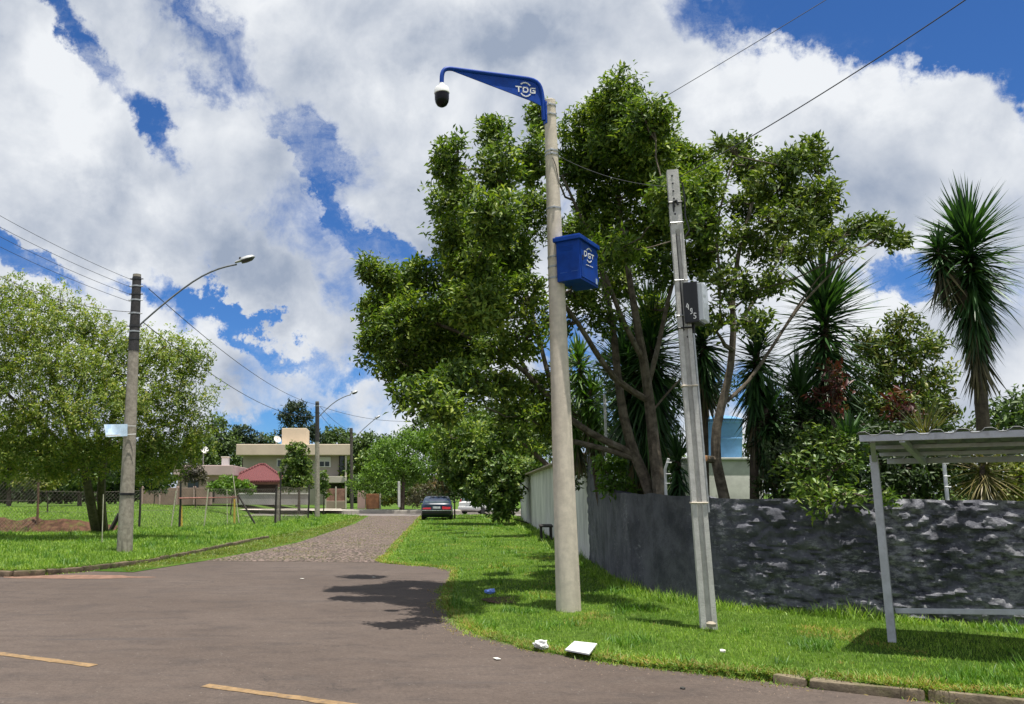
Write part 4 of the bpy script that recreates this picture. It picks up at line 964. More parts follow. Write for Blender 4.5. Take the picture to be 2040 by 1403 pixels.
stake('stake', 'thin pale upright stake between the two yellow posts', (453, 1049), (452, 976), .018, PALEW, 'stake', 'stakes by the lawn fence')
stake('stake', 'tall slim pale stake tilted left beside the taller yellow post', (477, 1046), (464, 946), .024, PALEW, 'stake', 'stakes by the lawn fence')
stake('stake', 'thin white stick in the grass left of the nearest left pole', (203, 1090), (206, 985), .014, PALEW, 'stake', 'stakes by the lawn fence')
stake('yellow_post', 'short yellow post at the left end of the rusty rail', (362, 1052), (361, 1008), .05, YELP, 'post', 'yellow posts on the lawn')
stake('yellow_post', 'taller yellow post at the right end of the rusty rail', (467, 1047), (467, 994), .05, YELP, 'post', 'yellow posts on the lawn')
stake('wooden_brace', 'dark timber brace leaning down to the grass right of the taller yellow post', (512, 1048), (474, 986), .045, DW, 'brace')
stake('wooden_brace', 'dark board leaning on the foot of the nearest left pole', (216, 1062), (238, 1024), .09, DW, 'brace')
ra_, rb_ = P(356, 993, 38.5), P(470, 991, 41.5); o = MB().tube([ra_, rb_], .03, 8).build('rail', pm('pink_rust', (.30, .13, .11), .8, 0, .25, 6), None, True); obj_props(o, 'rusty pink horizontal pipe rail between the two yellow posts', 'rail')
for px_ in (359, 467):
    pass
mb = MB()

# ================================================================== HOUSES
BEIGE = pm('beige_render', (.60, .50, .38), .9, 0, .08, .6, .15); TAUPE = pm('taupe_render', (.42, .37, .32), .9, 0, .08, .6, .15)
PALER = pm('pale_render', (.50, .46, .38), .9, 0, .08, .8, .1); GLASS = pm('dark_glass', (.03, .04, .05), .12, 0, .2, .5, 0, .6)
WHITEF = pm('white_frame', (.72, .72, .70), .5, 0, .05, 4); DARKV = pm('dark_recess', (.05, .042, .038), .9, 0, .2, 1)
PINKR = pm('pink_render', (.42, .30, .27), .9, 0, .12, .7, .2, .3, (.30, .24, .22), (1, 1, .5), .6)
def hbox(par, name, x0, x1, y0, y1, Y, depth, mat, bev=.03):   # a box whose front face spans the photo pixels at depth Y
    a, b = P(x0, y1, Y), P(x1, y0, Y); return MB().box(((a.x + b.x) / 2, Y + depth / 2, (a.z + b.z) / 2), (b.x - a.x, depth, b.z - a.z), 0, bev).build(name, mat, par)
HY = 88
ho = thing('house', 'beige flat roofed two storey house with square roof tower far left of the street', 'house', P(585, 1000, HY))
hbox(ho, 'wall', 482, 684, 905, 1006, HY, 9, TAUPE)
hbox(ho, 'roof', 470, 698, 885, 907, HY - 1.2, 11.5, BEIGE, .06)
hbox(ho, 'roof_tower', 561, 611, 853, 886, HY + 1.0, 4, BEIGE, .05)
wd_ = hbox(ho, 'window', 634, 659, 910, 931, HY - .12, .2, WHITEF); hbox(wd_, 'pane', 637, 645.5, 920, 929, HY - .16, .1, GLASS, 0); hbox(wd_, 'pane', 647.5, 656, 920, 929, HY - .16, .1, GLASS, 0); hbox(wd_, 'shutter', 636, 657, 911.5, 919, HY - .17, .1, pm('shutter_white', (.66, .66, .64), .6, 0, .05, 4), 0)
wd_ = hbox(ho, 'window', 551, 572, 914, 930, HY - .12, .2, WHITEF); hbox(wd_, 'pane', 553, 570, 917, 929, HY - .16, .1, GLASS, 0)
wd_ = hbox(ho, 'window', 675, 687, 907, 946, HY - .10, .2, DARKV); hbox(wd_, 'pane', 677, 685, 909, 944, HY - .14, .1, GLASS, 0)
hbox(ho, 'column', 687, 691, 906, 975, HY - 1.0, .3, PALER); hbox(ho, 'balcony', 646, 691, 949, 962, HY - 1.2, 1.2, PALER)
hbox(ho, 'garage_opening', 650, 688, 964, 990, HY - .06, .3, DARKV, 0)
fw = thing('front_fence', 'low brick red fence with pale posts below the balcony of the beige house', 'fence', P(668, 1010, HY - 6))
hbox(fw, 'panel', 650, 689, 974, 1001, HY - 6, .15, pm('brick_slats', (.26, .14, .11), .9, 0, .35, 3, .3)); hbox(fw, 'base', 648, 689, 998, 1014, HY - 6.1, .4, pm('brown_render', (.30, .235, .19), .9, 0, .15, 1))
for x_ in (649, 669, 689): hbox(fw, 'post', x_ - 1.5, x_ + 1.5, 970, 1014, HY - 6.15, .4, PALER)
# red tiled bungalow
m, t, bs, out = base_mat('red_tiles'); c = obco(t); wv_ = t.new('ShaderNodeTexWave', wave_type='BANDS', bands_direction='X'); wv_.inputs['Scale'].default_value = 1.6; t.put(wv_.inputs['Vector'], c)
t.put(bs.inputs['Base Color'], t.mix(t.noise(c, 3, 5, .7), (.11, .028, .030), (.20, .052, .052))); bs.inputs['Roughness'].default_value = .8; bump(t, bs, wv_.outputs['Fac'], .9, .12)
RT = m; BY = 74
bu = thing('bungalow', 'low house with hipped dark red tiled roof and shaded porch before the beige house', 'house', P(515, 1000, BY))
e0, e1 = P(448, 958, BY - 1), P(571, 957, BY - 1); rz_ = P(512, 926, BY + 3).z; E = [e0, e1, e1 + Vector((0, 9, 0)), e0 + Vector((0, 9, 0))]; r1_, r2_ = Vector((e0.x + 2.3, BY + 3.5, rz_)), Vector((e1.x - 2.4, BY + 3.5, rz_))
mb = MB(); lo = [v + Vector((0, 0, -.14)) for v in E]; mb.add([*E, r1_, r2_, *lo], [(0, 1, 5, 4), (1, 2, 5), (2, 3, 4, 5), (3, 0, 4), (0, 6, 7, 1), (1, 7, 8, 2), (2, 8, 9, 3), (3, 9, 6, 0), (6, 9, 8, 7)]); mb.build('roof', RT, bu)
mb = MB(); mb.tube([r1_ + Vector((0, 0, .03)), r2_ + Vector((0, 0, .03))], .13, 8)
for a_, b_ in ((r1_, E[0]), (r2_, E[1])): mb.tube([a_ + Vector((0, 0, .03)), b_ + Vector((0, 0, .03))], .11, 8)
mb.build('ridge_tiles', RT, bu)
hbox(bu, 'wall', 470, 560, 960, 1003, BY + 1.2, 6, PINKR); hbox(bu, 'porch_recess', 506, 553, 961, 990, BY + 1.1, .3, DARKV, 0); hbox(bu, 'porch_beam', 458, 568, 957.5, 965, BY - .6, .3, pm('brown_beam', (.16, .09, .07), .8))
for x_ in (459, 505, 566): hbox(bu, 'porch_column', x_ - 2, x_ + 2, 964, 1002, BY - .6, .35, PALER)
gw = thing('garden_fence_wall', 'long low grey wall below the red tiled roof', 'wall', P(540, 1005, 68)); hbox(gw, 'wall_face', 476, 616, 984, 1006, 68, .2, pm('grey_block', (.30, .29, .28), .9, 0, .15, 1, .3), .02); hbox(gw, 'coping', 475, 617, 982.5, 985, 67.95, .32, CONC, .02)
ph = thing('house', 'dusty pink house with white chimney left of the red tiled roof', 'house', P(425, 1000, 72))
hbox(ph, 'wall', 352, 461, 945, 1004, 72, 7, PINKR); hbox(ph, 'roof', 345, 464, 927, 947, 71.3, 8.5, pm('pink_fascia', (.48, .36, .34), .9, 0, .1, .7), .05); ch = hbox(ph, 'chimney', 441, 455, 912, 929, 74, .7, WHITEF); hbox(ch, 'cap', 440, 456, 909.5, 912, 73.9, .9, PALER)
hbox(ph, 'door', 418, 428, 958, 1001, 71.9, .2, DARKV, 0); hbox(ph, 'window', 374, 396, 957, 975, 71.9, .2, GLASS, 0)
pf = thing('boundary_wall', 'brown pink boundary wall behind the lawn left of the pink house', 'wall', P(330, 1003, 64)); hbox(pf, 'wall_face', 283, 420, 972, 1006, 64, .25, pm('brown_wall', (.27, .185, .15), .9, 0, .2, 1, .3), .02)
for x_ in (283, 318, 352, 386, 419): hbox(pf, 'pier', x_ - 2.5, x_ + 2.5, 969, 1006, 63.9, .5, PINKR)
def dish(label, px_, py_, r_px, Y, base_py):
    c = P(px_, py_, Y); r_ = r_px * Y / F; o = thing('satellite_dish', label, 'satellite dish', c, 'satellite dishes on the roofs'); ax_ = Vector((.45, -.8, .45)).normalized()
    mb = MB(); mb.lathe([(0, .0), (r_ * .5, .06 * r_), (r_, .28 * r_), (r_ * .98, .31 * r_), (r_ * .5, .10 * r_), (0, .05 * r_)], c, 24, ax_); mb.build('reflector', pm('dish_white', (.68, .66, .62), .6, 0, .08, 5), o, True)
    mb = MB(); mb.tube([c, c + ax_ * r_ * .9], .03, 6); mb.tube([c - ax_ * .05, c - ax_ * .25 + Vector((0, 0, -.2)), P(px_ - 2, base_py, Y + .3)], .05, 8); mb.build('mount', STEEL, o)
dish('white satellite dish standing on the roof of the pink house', 407, 897, 8, 73, 929)
dish('white satellite dish standing on the flat roof left of the roof tower', 552, 876, 7.5, HY, 887)
bg = thing('garden_gate', 'brown timber gate and pale pier at the far left end of the cross street', 'gate', P(735, 1015, 72)); hbox(bg, 'pier', 712, 728, 978, 1014, 72, .4, PINKR); hbox(bg, 'panel', 729, 756, 984, 1014, 72.1, .15, pm('gate_timber', (.26, .12, .06), .8, 0, .3, 3)); hbox(bg, 'pier', 756, 759, 980, 1014, 72, .4, PALER)

# ================================================================== CARS
def loft_sections(secs):                 # list of (x, [(y, z)...]) half outlines bottom to top, mirrored
    mb = MB(); n = len(secs[0][1])
    for x, h in secs: mb.v += [(x, y, z) for y, z in h] + [(x, -y, z) for y, z in h[::-1]]
    w_ = 2 * n
    for i in range(len(secs) - 1):
        for j in range(w_): mb.f.append((i * w_ + j, i * w_ + (j + 1) % w_, (i + 1) * w_ + (j + 1) % w_, (i + 1) * w_ + j))
    mb.f.append(tuple(range(w_))[::-1]); mb.f.append(tuple((len(secs) - 1) * w_ + j for j in range(w_))); return mb
def xf(mb, M): mb.v = [tuple(M @ Vector(v)) for v in mb.v]; return mb
def car(label, loc, rz_, paint, L_, W_, H_, hatch):
    o = thing('parked_car', label, 'car', loc, 'cars parked along the side street'); M = Matrix.Translation(loc) @ Matrix.Rotation(rz_, 4, 'Z'); w_ = W_ / 2; B = .92
    def sec(x, zb, zt, f=1.0): return (x, [(w_ * .80 * f, zb), (w_ * .96 * f, zb + .10), (w_ * f, zb + .28), (w_ * f, zt - .16), (w_ * .955 * f, zt - .04), (w_ * .85 * f, zt), (w_ * .4 * f, zt + .02)])
    if hatch: ss = [sec(0, .36, .86, .90), sec(.06, .30, .92, .96), sec(.3, .24, B, 1), sec(L_ * .5, .2, B, 1), sec(L_ * .74, .2, B + .01, 1), sec(L_ * .93, .24, .80, .95), sec(L_ * .985, .3, .70, .88), sec(L_, .38, .62, .8)]
    else: ss = [sec(0, .36, .92, .90), sec(.05, .30, .98, .96), sec(.3, .24, 1.0, .99), sec(.75, .2, .98, 1), sec(L_ * .5, .2, B, 1), sec(L_ * .72, .2, B, 1), sec(L_ * .92, .24, .80, .95), sec(L_ * .985, .3, .70, .88), sec(L_, .38, .62, .8)]
    xf(loft_sections(ss), M).build('body', paint, o, True)
    x0, x1, x2, x3 = (.10, .55, L_ * .56, L_ * .74) if hatch else (.62, 1.18, L_ * .56, L_ * .73)
    zl = .90 if hatch else .94
    def gsec(x, z, f): return (x, [(w_ * .93, zl), (w_ * (.93 - .16 * f), z - .05), (w_ * (.88 - .16 * f), z - .01), (w_ * .4, z + .01)])
    xf(loft_sections([gsec(x0, zl + .07, .05), gsec((x0 + x1) / 2, (zl + H_) / 2 + .08, .55), gsec(x1, H_ - .01, 1), gsec((x1 + x2) / 2, H_ + .015, 1), gsec(x2, H_ - .02, 1), gsec((x2 + x3) / 2, (zl + H_) / 2 + .02, .55), gsec(x3, zl + .07, .05)]), M).build('cabin', paint, o, True)
    def panel(name, pts, mat, par=o): mb = MB(); q = [Vector(p) for p in pts]; nn_ = (q[1] - q[0]).cross(q[2] - q[0]).normalized() * .012; mb.add([*q, *[v - nn_ for v in q]], [(0, 1, 2, 3), (7, 6, 5, 4), (0, 4, 5, 1), (1, 5, 6, 2), (2, 6, 7, 3), (3, 7, 4, 0)]); return xf(mb, M).build(name, mat, par)
    GL_ = pm('car_glass', (.05, .075, .085), .08, 0, .2, 3, 0, .8)
    a = .18; zr0, zr1 = zl + .10, H_ - .07
    def xr(z): return x0 + (x1 - x0) * (z - zl - .07) / (H_ - zl - .07) - .035
    panel('rear_window', [(xr(zr0), -w_ * .80, zr0), (xr(zr0), w_ * .80, zr0), (xr(zr1), w_ * .66, zr1), (xr(zr1), -w_ * .66, zr1)][::-1], GL_)
    for s in (1, -1):
        zz0, zz1 = zl + .06, H_ - .09
        for xa, xb, xc, xd in ((x0 + .35, L_ * .40, L_ * .40, x1 + .12), (L_ * .42, x3 - .30, x2 - .02, L_ * .42)):
            panel('side_window', [(xa, s * w_ * .925, zz0), (xb, s * w_ * .925, zz0), (xc, s * w_ * .80, zz1), (xd, s * w_ * .80, zz1)][::(1 if s > 0 else -1)], GL_)
        if hatch: panel('tail_light', [(-.02 + .06, s * w_ * .93, .72), (.05, s * w_ * .72, .72), (.13, s * w_ * .72, 1.12), (.17, s * w_ * .90, 1.12)], pm('tail_red', (.45, .02, .03), .25, 0, .2, 6, 0, .6))
        else: panel('tail_light', [(-.015, s * w_ * .88, .66), (-.015, s * w_ * .36, .66), (.02, s * w_ * .36, .88), (.03, s * w_ * .90, .88)], pm('tail_red', (.45, .02, .03), .25, 0, .2, 6, 0, .6))
    panel('number_plate', [(-.03, -.22, .70 if not hatch else .55), (-.03, .22, .70 if not hatch else .55), (-.02, .22, .82 if not hatch else .67), (-.02, -.22, .82 if not hatch else .67)], pm('plate_grey', (.42, .44, .46), .5))
    mb = MB(); mb.box((-.02, 0, .47), (.16, W_ * .94, .24), 0, .05); xf(mb, M).build('bumper', BLACK if not hatch else paint, o, True)
    if not hatch: mb = MB(); mb.box((-.085, 0, .585), (.05, W_ * .94, .05), 0, .015); xf(mb, M).build('bumper_trim', pm('chrome', (.6, .6, .6), .2, .9), o)
    mb = MB(); mb.box((L_ * .5, 0, .24), (L_ * .8, W_ * .8, .12), 0, .02); xf(mb, M).build('underbody', BLACK, o)
    for x in (.78, L_ - .82):
        for s in (1, -1):
            mb = MB(); mb.lathe([(.20, -.10), (.29, -.10), (.305, -.07), (.305, .07), (.29, .10), (.20, .10)], (x, s * (w_ - .10), .30), 24, (0, 1, 0)); wh = xf(mb, M).build('wheel', pm('tyre', (.02, .02, .02), .85), o, True)
            mb = MB(); mb.lathe([(0, -.09), (.205, -.09), (.205, .09), (.19, .095), (.06, .07), (0, .07)], (x, s * (w_ - .10), .30), 20, (0, s, 0)); xf(mb, M).build('rim', pm('rim_silver', (.5, .5, .5), .3, .8), wh, True)
    for s in (1, -1):
        mb = MB(); mb.box((x3 - .35, s * (w_ + .10), zl + .10), (.10, .18, .12), 0, .03); xf(mb, M).build('wing_mirror', paint, o, True)
    return o
def paint(name, col):
    m, t, bs, out = base_mat(name); bs.inputs['Base Color'].default_value = (*col, 1); bs.inputs['Roughness'].default_value = .32; bs.inputs['Coat Weight'].default_value = .7; bs.inputs['Coat Roughness'].default_value = .06; return m
cpos = G(870, 1037.5, .02); car('dark blue green sedan seen from behind parked half on the grass', (cpos.x, cpos.y, .02), R(84), paint('dark_teal_paint', (.009, .022, .055)), 4.35, 1.84, 1.40, False)
cpos = G(932, 1025, .05); car('white hatchback parked under the bushes beyond the dark sedan', (cpos.x, cpos.y, .04), R(52), paint('white_car_paint', (.72, .72, .72)), 3.9, 1.72, 1.52, True)

# ================================================================== VEGETATION
T1Y = 14.2; rd = random.Random(3); b1 = P(1318, 983, T1Y); b1.z = .05
def pp(x, y, d=0): return (x, y, d)
tree('ficus_tree', 'large dark green broadleaved tree with many stems rising behind the stone wall at the corner', 'tree', T1Y, b1,
     [([b1, pp(1316, 985), pp(1302, 880, .2), pp(1294, 800, .2), pp(1283, 720, .1), pp(1268, 640), pp(1255, 560), pp(1240, 470), pp(1225, 330)], (.125, .03)),
      ([b1 + Vector((-.05, .2, 0)), pp(1306, 985, .3), pp(1262, 905, .3), pp(1241, 830, .2), pp(1229, 740, .3), pp(1221, 640, .3), pp(1195, 520, .4), pp(1150, 380, .4)], (.115, .03)),
      ([pp(1294, 800, .2), pp(1222, 757, -.2), pp(1185, 700, -.5), pp(1150, 640, -.7), pp(1110, 590, -.9)], (.06, .03)),
      ([pp(1262, 905, .3), pp(1170, 862, .1), pp(1110, 815, -.2), pp(1050, 740, -.4), pp(960, 680, -.6), pp(860, 640, -.8)], (.07, .025)),
      ([pp(1268, 915, .3), pp(1200, 893, .2), pp(1143, 880, .1)], (.05, .045)),
      ([pp(1283, 720, .1), pp(1240, 640, -.2), pp(1210, 560, -.3), pp(1165, 450, -.4), pp(1120, 350, -.2)], (.05, .02)),
      ([pp(1290, 770, .15), pp(1312, 690, .1), pp(1330, 600, .2), pp(1352, 520, .3), pp(1372, 420, .3)], (.05, .02)),
      ([pp(1110, 815, -.2), pp(1085, 720), pp(1055, 600, .2), pp(1015, 480, .2), pp(990, 340, .2)], (.045, .018)),
      ([pp(1050, 740, -.4), pp(980, 620, -.1), pp(930, 520), pp(900, 380)], (.035, .016)),
      ([pp(1303, 815, .15), pp(1345, 765, .1), pp(1378, 735, .1)], (.02, .012))],
     [(q[0], q[1], q[2], q[3], q[4] + (rd.uniform(-1.6, .8) if q[0] < 830 else rd.uniform(-3.3, .9) if q[0] < 1070 else rd.uniform(-1.9, 1.2) if (q[0] < 1165 or (q[0] < 1280 and q[1] > 405)) else rd.uniform(-3.4, .7)), *q[5:]) for q in [(893, 320, 36, 50, .2), (905, 400, 50, 60, .1), (912, 480, 50, 60, 0), (925, 560, 60, 55, -.1),
      (983, 270, 28, 46, .3), (992, 340, 46, 55, .3), (985, 430, 58, 60, .2), (1010, 520, 66, 60, .1), (950, 610, 66, 60, -.3), (1045, 590, 60, 50, .3, .6),
      (1075, 235, 26, 46, .2), (1062, 320, 40, 56, .3), (1060, 420, 50, 56, .3, .7),
      (1225, 200, 60, 50, .1), (1180, 250, 60, 50, .3), (1290, 245, 60, 50, .2), (1235, 280, 80, 55, -.2), (1330, 310, 60, 55, .2), (1160, 330, 60, 55, .2), (1270, 350, 75, 55, .1),
      (1390, 380, 50, 52, .3), (1340, 400, 60, 50, -.1), (1190, 410, 60, 50, -.1, .75), (1265, 440, 60, 45, .3, .6), (1400, 450, 40, 40, .4), (1225, 500, 55, 40, -.2, .6), (1330, 470, 44, 34, .2, .5), (1140, 470, 46, 44, -.2, .6),
      (735, 540, 26, 26, -.4), (775, 560, 42, 34, -.5), (835, 560, 42, 40, -.3), (750, 620, 40, 40, -.5), (810, 640, 60, 50, -.6), (870, 650, 56, 50, -.4), (745, 690, 34, 40, -.6), (800, 720, 56, 50, -.8),
      (860, 735, 60, 50, -.9), (835, 795, 50, 36, -.8), (885, 815, 42, 30, -.6), (925, 760, 56, 44, -.4), (920, 690, 60, 50, -.2), (985, 700, 56, 44, .2, .7), (1000, 775, 50, 36, .3, .7), (1050, 680, 50, 44, .4, .5), (1030, 830, 50, 28, .5, .6), (1110, 640, 36, 36, .2, .4), (950, 610, 60, 55, 1.5), (870, 640, 54, 50, 1.8), (940, 540, 54, 50, -1.2), (1010, 500, 56, 54, -1.4), (1200, 300, 70, 55, 1.2), (1290, 300, 70, 55, -1.4), (1150, 520, 44, 44, .6), (1230, 560, 50, 40, .8, .7), (1320, 540, 44, 44, .9, .7), (1160, 590, 44, 40, .9, .7), (1390, 520, 40, 40, .5, .8), (1265, 500, 60, 44, 1.2, .8), (1180, 470, 60, 50, .8), (1330, 440, 60, 50, 1.2), (1390, 340, 44, 44, .8), (1200, 640, 40, 34, 1.2, .5), (1300, 620, 40, 34, 1.2, .4), (1060, 780, 50, 40, .8, .7), (1085, 840, 50, 34, 1.2, .8), (820, 700, 54, 48, 2.0), (780, 600, 46, 40, 1.6)]],
     FICUS, BARK, .108, .044, 13, 54, .28, .75, None, rs=1.13, twigs=7)
T2Y = 13.8; b2 = P(1446, 983, T2Y); b2.z = .05
tree('ficus_tree', 'lighter open crowned tree with sawn stub behind the stone wall right of the grooved pole', 'tree', T2Y, b2,
     [([b2, pp(1446, 986), pp(1424, 918), pp(1426, 850), pp(1440, 800), pp(1456, 735), pp(1462, 660), pp(1458, 600), pp(1470, 500), pp(1500, 400)], (.10, .028)),
      ([pp(1424, 915), pp(1416, 916, -.05), pp(1406, 914, -.12)], (.06, .058)),
      ([pp(1440, 805), pp(1490, 765, .2), pp(1540, 690, .3), pp(1590, 610, .2), pp(1680, 520, .1), pp(1735, 482)], (.035, .012)),
      ([pp(1462, 660), pp(1510, 590, .2), pp(1560, 500, .3), pp(1600, 400, .2)], (.035, .015)),
      ([pp(1458, 620), pp(1430, 540), pp(1425, 440), pp(1460, 320)], (.03, .014)),
      ([pp(1540, 690, .3), pp(1600, 590, .4), pp(1650, 530, .3)], (.02, .01))],
     [(q[0], q[1], q[2], q[3], q[4] + rd.uniform(-2.0, .9), *q[5:]) for q in [(1466, 300, 38, 26, .1), (1440, 290, 16, 16, .1), (1500, 335, 50, 32, .2), (1612, 295, 30, 24, .2), (1575, 325, 44, 30, .2), (1540, 375, 62, 36, 0), (1625, 330, 20, 26, .1), (1490, 410, 60, 36, -.2, .7),
      (1610, 395, 50, 32, .3), (1655, 392, 28, 26, .2), (1565, 440, 60, 38, .2, .8), (1625, 440, 40, 30, .3), (1465, 475, 46, 40, .1, .6), (1525, 500, 50, 36, -.1, .7), (1590, 500, 44, 30, .1, .7),
      (1650, 480, 26, 18, .2), (1700, 462, 34, 22, .1), (1735, 450, 30, 18, .1), (1765, 468, 30, 20, 0), (1790, 478, 20, 18, 0), (1690, 500, 20, 14, .1, .5),
      (1440, 560, 40, 36, .2, .6), (1490, 580, 46, 36, .2, .6), (1545, 560, 40, 30, .3, .5), (1430, 640, 30, 30, .2, .5), (1500, 640, 40, 28, .1, .5), (1412, 500, 30, 40, .3, .6)]],
     leaf_mat('olive_leaf', [(.036, .066, .016), (.075, .125, .024), (.13, .185, .032), (.23, .275, .06)], .32, .5, .3), BARK, .115, .048, 12, 38, .25, .75, None, rs=1.12, twigs=7)
MB().lathe([(.0, 0), (.052, 0), (.05, .006), (0, .008)], P(1404.5, 913.5, T2Y - .14), 14, (-.8, -.6, .15)).build('cut_end', pm('sawn_wood', (.50, .26, .12), .8, 0, .2, 20), bpy.data.objects['ficus_tree.001'])

# yuccas
def ybase(px_, Y): v = P(px_, 983, Y); v.z = 0.0; return v
yucca('yucca', 'tall yucca with bright double head and long drooping skirt standing free on the right', ybase(1962, 15.5),
      [(P(1927, 462, 15.5), 2.35, 1.9), (P(1868, 492, 15.4), .6, .40)], YUC, DEAD, BARKD, .88, 520, .058, 'yuccas behind the stone wall', .12, .55, .62)
yucca('yucca', 'dark yucca column standing behind the red leaved shrub', ybase(1618, 15.0), [(P(1644, 585, 15.0), 2.9, 1.5), (P(1590, 770, 14.8), 1.4, .6)], YUC, DEAD, BARKD, .98, 520, .056, 'yuccas behind the stone wall', .10, .6)
yucca('yucca', 'dark yucca with hanging leaves before the pale tank wall right of the sawn stub', ybase(1485, 14.6), [(P(1508, 680, 14.6), 1.5, 1.0), (P(1538, 800, 14.4), 1.1, .6)], YUC, DEAD, BARKD, .74, 400, .055, 'yuccas behind the stone wall', .08, .6)
yucca('yucca', 'broad dark yucca with bright upright top behind the stems of the big corner tree', ybase(1285, 15.8), [(P(1298, 655, 15.8), 2.3, 1.8), (P(1245, 715, 16.0), 2.1, 1.3)], YUC, DEAD, BARKD, .95, 460, .052, 'yuccas behind the stone wall', .11, .55)
yucca('yucca', 'dark yucca directly behind the grooved pole and meter box', ybase(1398, 15.4), [(P(1400, 665, 15.4), 1.0, 1.0)], YUC, DEAD, BARKD, .80, 380, .055, 'yuccas behind the stone wall', .09, .6)
yucca('yucca', 'small low yucca rosette on the ground between the big corner tree and grooved pole', ybase(1350, 14.9), [(P(1350, 905, 14.9), .8, 1.0)], YUC, DEAD, BARKD, .6, 170, .045, 'yuccas behind the stone wall', .07, .6)
yucca('yucca', 'fan headed yucca below the red leaved shrub left of the shelter roof', ybase(1690, 13.6), [(P(1690, 870, 13.6), .7, 1.0)], YUC, DEAD, BARKD, .62, 190, .05, 'yuccas behind the stone wall', .08, .6)
yucca('cane_plant', 'bright green cane plant between the concrete pole and the stems of the big corner tree', ybase(1212, 17.5), [(P(1150, 705, 17.5), 1.7, 1.2), (P(1180, 770, 17.3), 1.4, .8), (P(1120, 790, 17.6), 1.2, .8)],
      leaf_mat('cane_leaf', [(.05, .115, .018), (.08, .17, .026), (.12, .21, .035)], .3, .45), DEAD, BARKD, .55, 220, .055, None, .05, .8)['category'] = 'plant'
yucca('ornamental_grass', 'arching clump of ornamental grass right of the shrubs above the shelter roof', ybase(1840, 13.8), [(P(1846, 872, 13.8), .35, 1.0)], leaf_mat('reed', [(.06, .085, .03), (.12, .14, .05), (.16, .14, .07)], .25), DEAD, BARKD, .85, 300, .02, None, .05, .5)['category'] = 'plant'
yucca('ornamental_grass', 'arching grassy plant hanging over the stone wall near the yellow green shrub', ybase(1962, 11.9), [(P(1958, 925, 11.8), .45, 1.0)], leaf_mat('reed2', [(.07, .08, .03), (.15, .14, .05), (.2, .15, .07)], .25), DEAD, BARKD, .75, 260, .018, None, .05, .5)['category'] = 'plant'

def shrub(name, label, Y, bpx, blobs, mat, L=.09, Wd=.045, k=10, dens=30, **kw):
    b = ybase(bpx, Y); kw.setdefault('r0', .05); kw.setdefault('twigs', 3); return tree(name, label, kw.pop('cat', 'shrub'), Y, b, None, blobs, mat, kw.pop('bark', BARKD), L, Wd, k, dens, **kw)
shrub('garden_shrub', 'tall loose pale shrub with pointed leaves between the yuccas on the right', 15.2, 1790,
      [(1800, 640, 34, 28, 0, 1.0), (1770, 690, 50, 36, .1, 1.0), (1820, 700, 44, 44, 0, 1.0), (1740, 740, 50, 40, .2, 1.0), (1800, 760, 60, 44, 0), (1860, 770, 40, 50, .1, 1.1), (1740, 810, 56, 46, .1), (1810, 820, 60, 44, -.1), (1880, 830, 34, 34, 0), (1720, 680, 26, 30, .2, .9), (1860, 690, 22, 26, .1, .9)],
      leaf_mat('pointed_leaf', [(.05, .09, .022), (.09, .145, .032), (.16, .215, .05), (.22, .21, .06)], .30, .45), .13, .042, 10, 34)
shrub('red_shrub', 'dark red leaved shrub in front of the dark yucca column', 13.9, 1655, [(1656, 738, 16, 14, 0), (1648, 785, 24, 18, .1), (1672, 768, 16, 18, .1), (1662, 815, 18, 16, 0, .6)], REDLEAF, .14, .055, 8, 24)
shrub('red_shrub', 'small dark red leaved shrub just above the middle of the shelter roof', 14.2, 1800, [(1800, 800, 24, 18, 0, .7), (1795, 830, 26, 24, 0, .6)], REDLEAF, .16, .06, 8, 18)
shrub('wall_shrub', 'light green shrub spilling over the dark stone wall left of the shelter post', 12.2, 1650, [(1640, 880, 44, 36, .1), (1600, 930, 44, 30, .1), (1660, 930, 56, 36, 0), (1620, 975, 34, 26, -1.2), (1690, 900, 36, 36, .2), (1630, 1005, 26, 18, -1.45), (1690, 985, 40, 16, -1.5, .7), (1750, 990, 36, 14, -1.75, .5), (1590, 970, 30, 24, .1)], BUSH, .10, .045, 10, 34)
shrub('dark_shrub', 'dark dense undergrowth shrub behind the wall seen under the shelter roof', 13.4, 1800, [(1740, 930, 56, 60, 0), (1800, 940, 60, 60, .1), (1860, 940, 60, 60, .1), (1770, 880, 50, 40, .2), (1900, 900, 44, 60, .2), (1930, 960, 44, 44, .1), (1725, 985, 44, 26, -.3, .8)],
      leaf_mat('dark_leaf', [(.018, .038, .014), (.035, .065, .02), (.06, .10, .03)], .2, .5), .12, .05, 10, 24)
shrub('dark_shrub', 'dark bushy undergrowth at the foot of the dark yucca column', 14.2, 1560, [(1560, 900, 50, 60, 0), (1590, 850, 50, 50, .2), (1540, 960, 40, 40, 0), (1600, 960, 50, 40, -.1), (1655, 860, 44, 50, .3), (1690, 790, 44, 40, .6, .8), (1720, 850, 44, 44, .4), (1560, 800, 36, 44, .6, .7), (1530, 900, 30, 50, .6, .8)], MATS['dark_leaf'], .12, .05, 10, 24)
shrub('yellow_shrub', 'yellow green shrub above the stone wall at the right edge under the shelter roof', 11.9, 2040, [(2000, 950, 46, 44, 0), (2050, 930, 50, 50, .1), (2100, 950, 60, 60, .2), (2010, 985, 40, 26, -.1), (1985, 915, 26, 26, .2)], YELLOW, .085, .045, 10, 34)
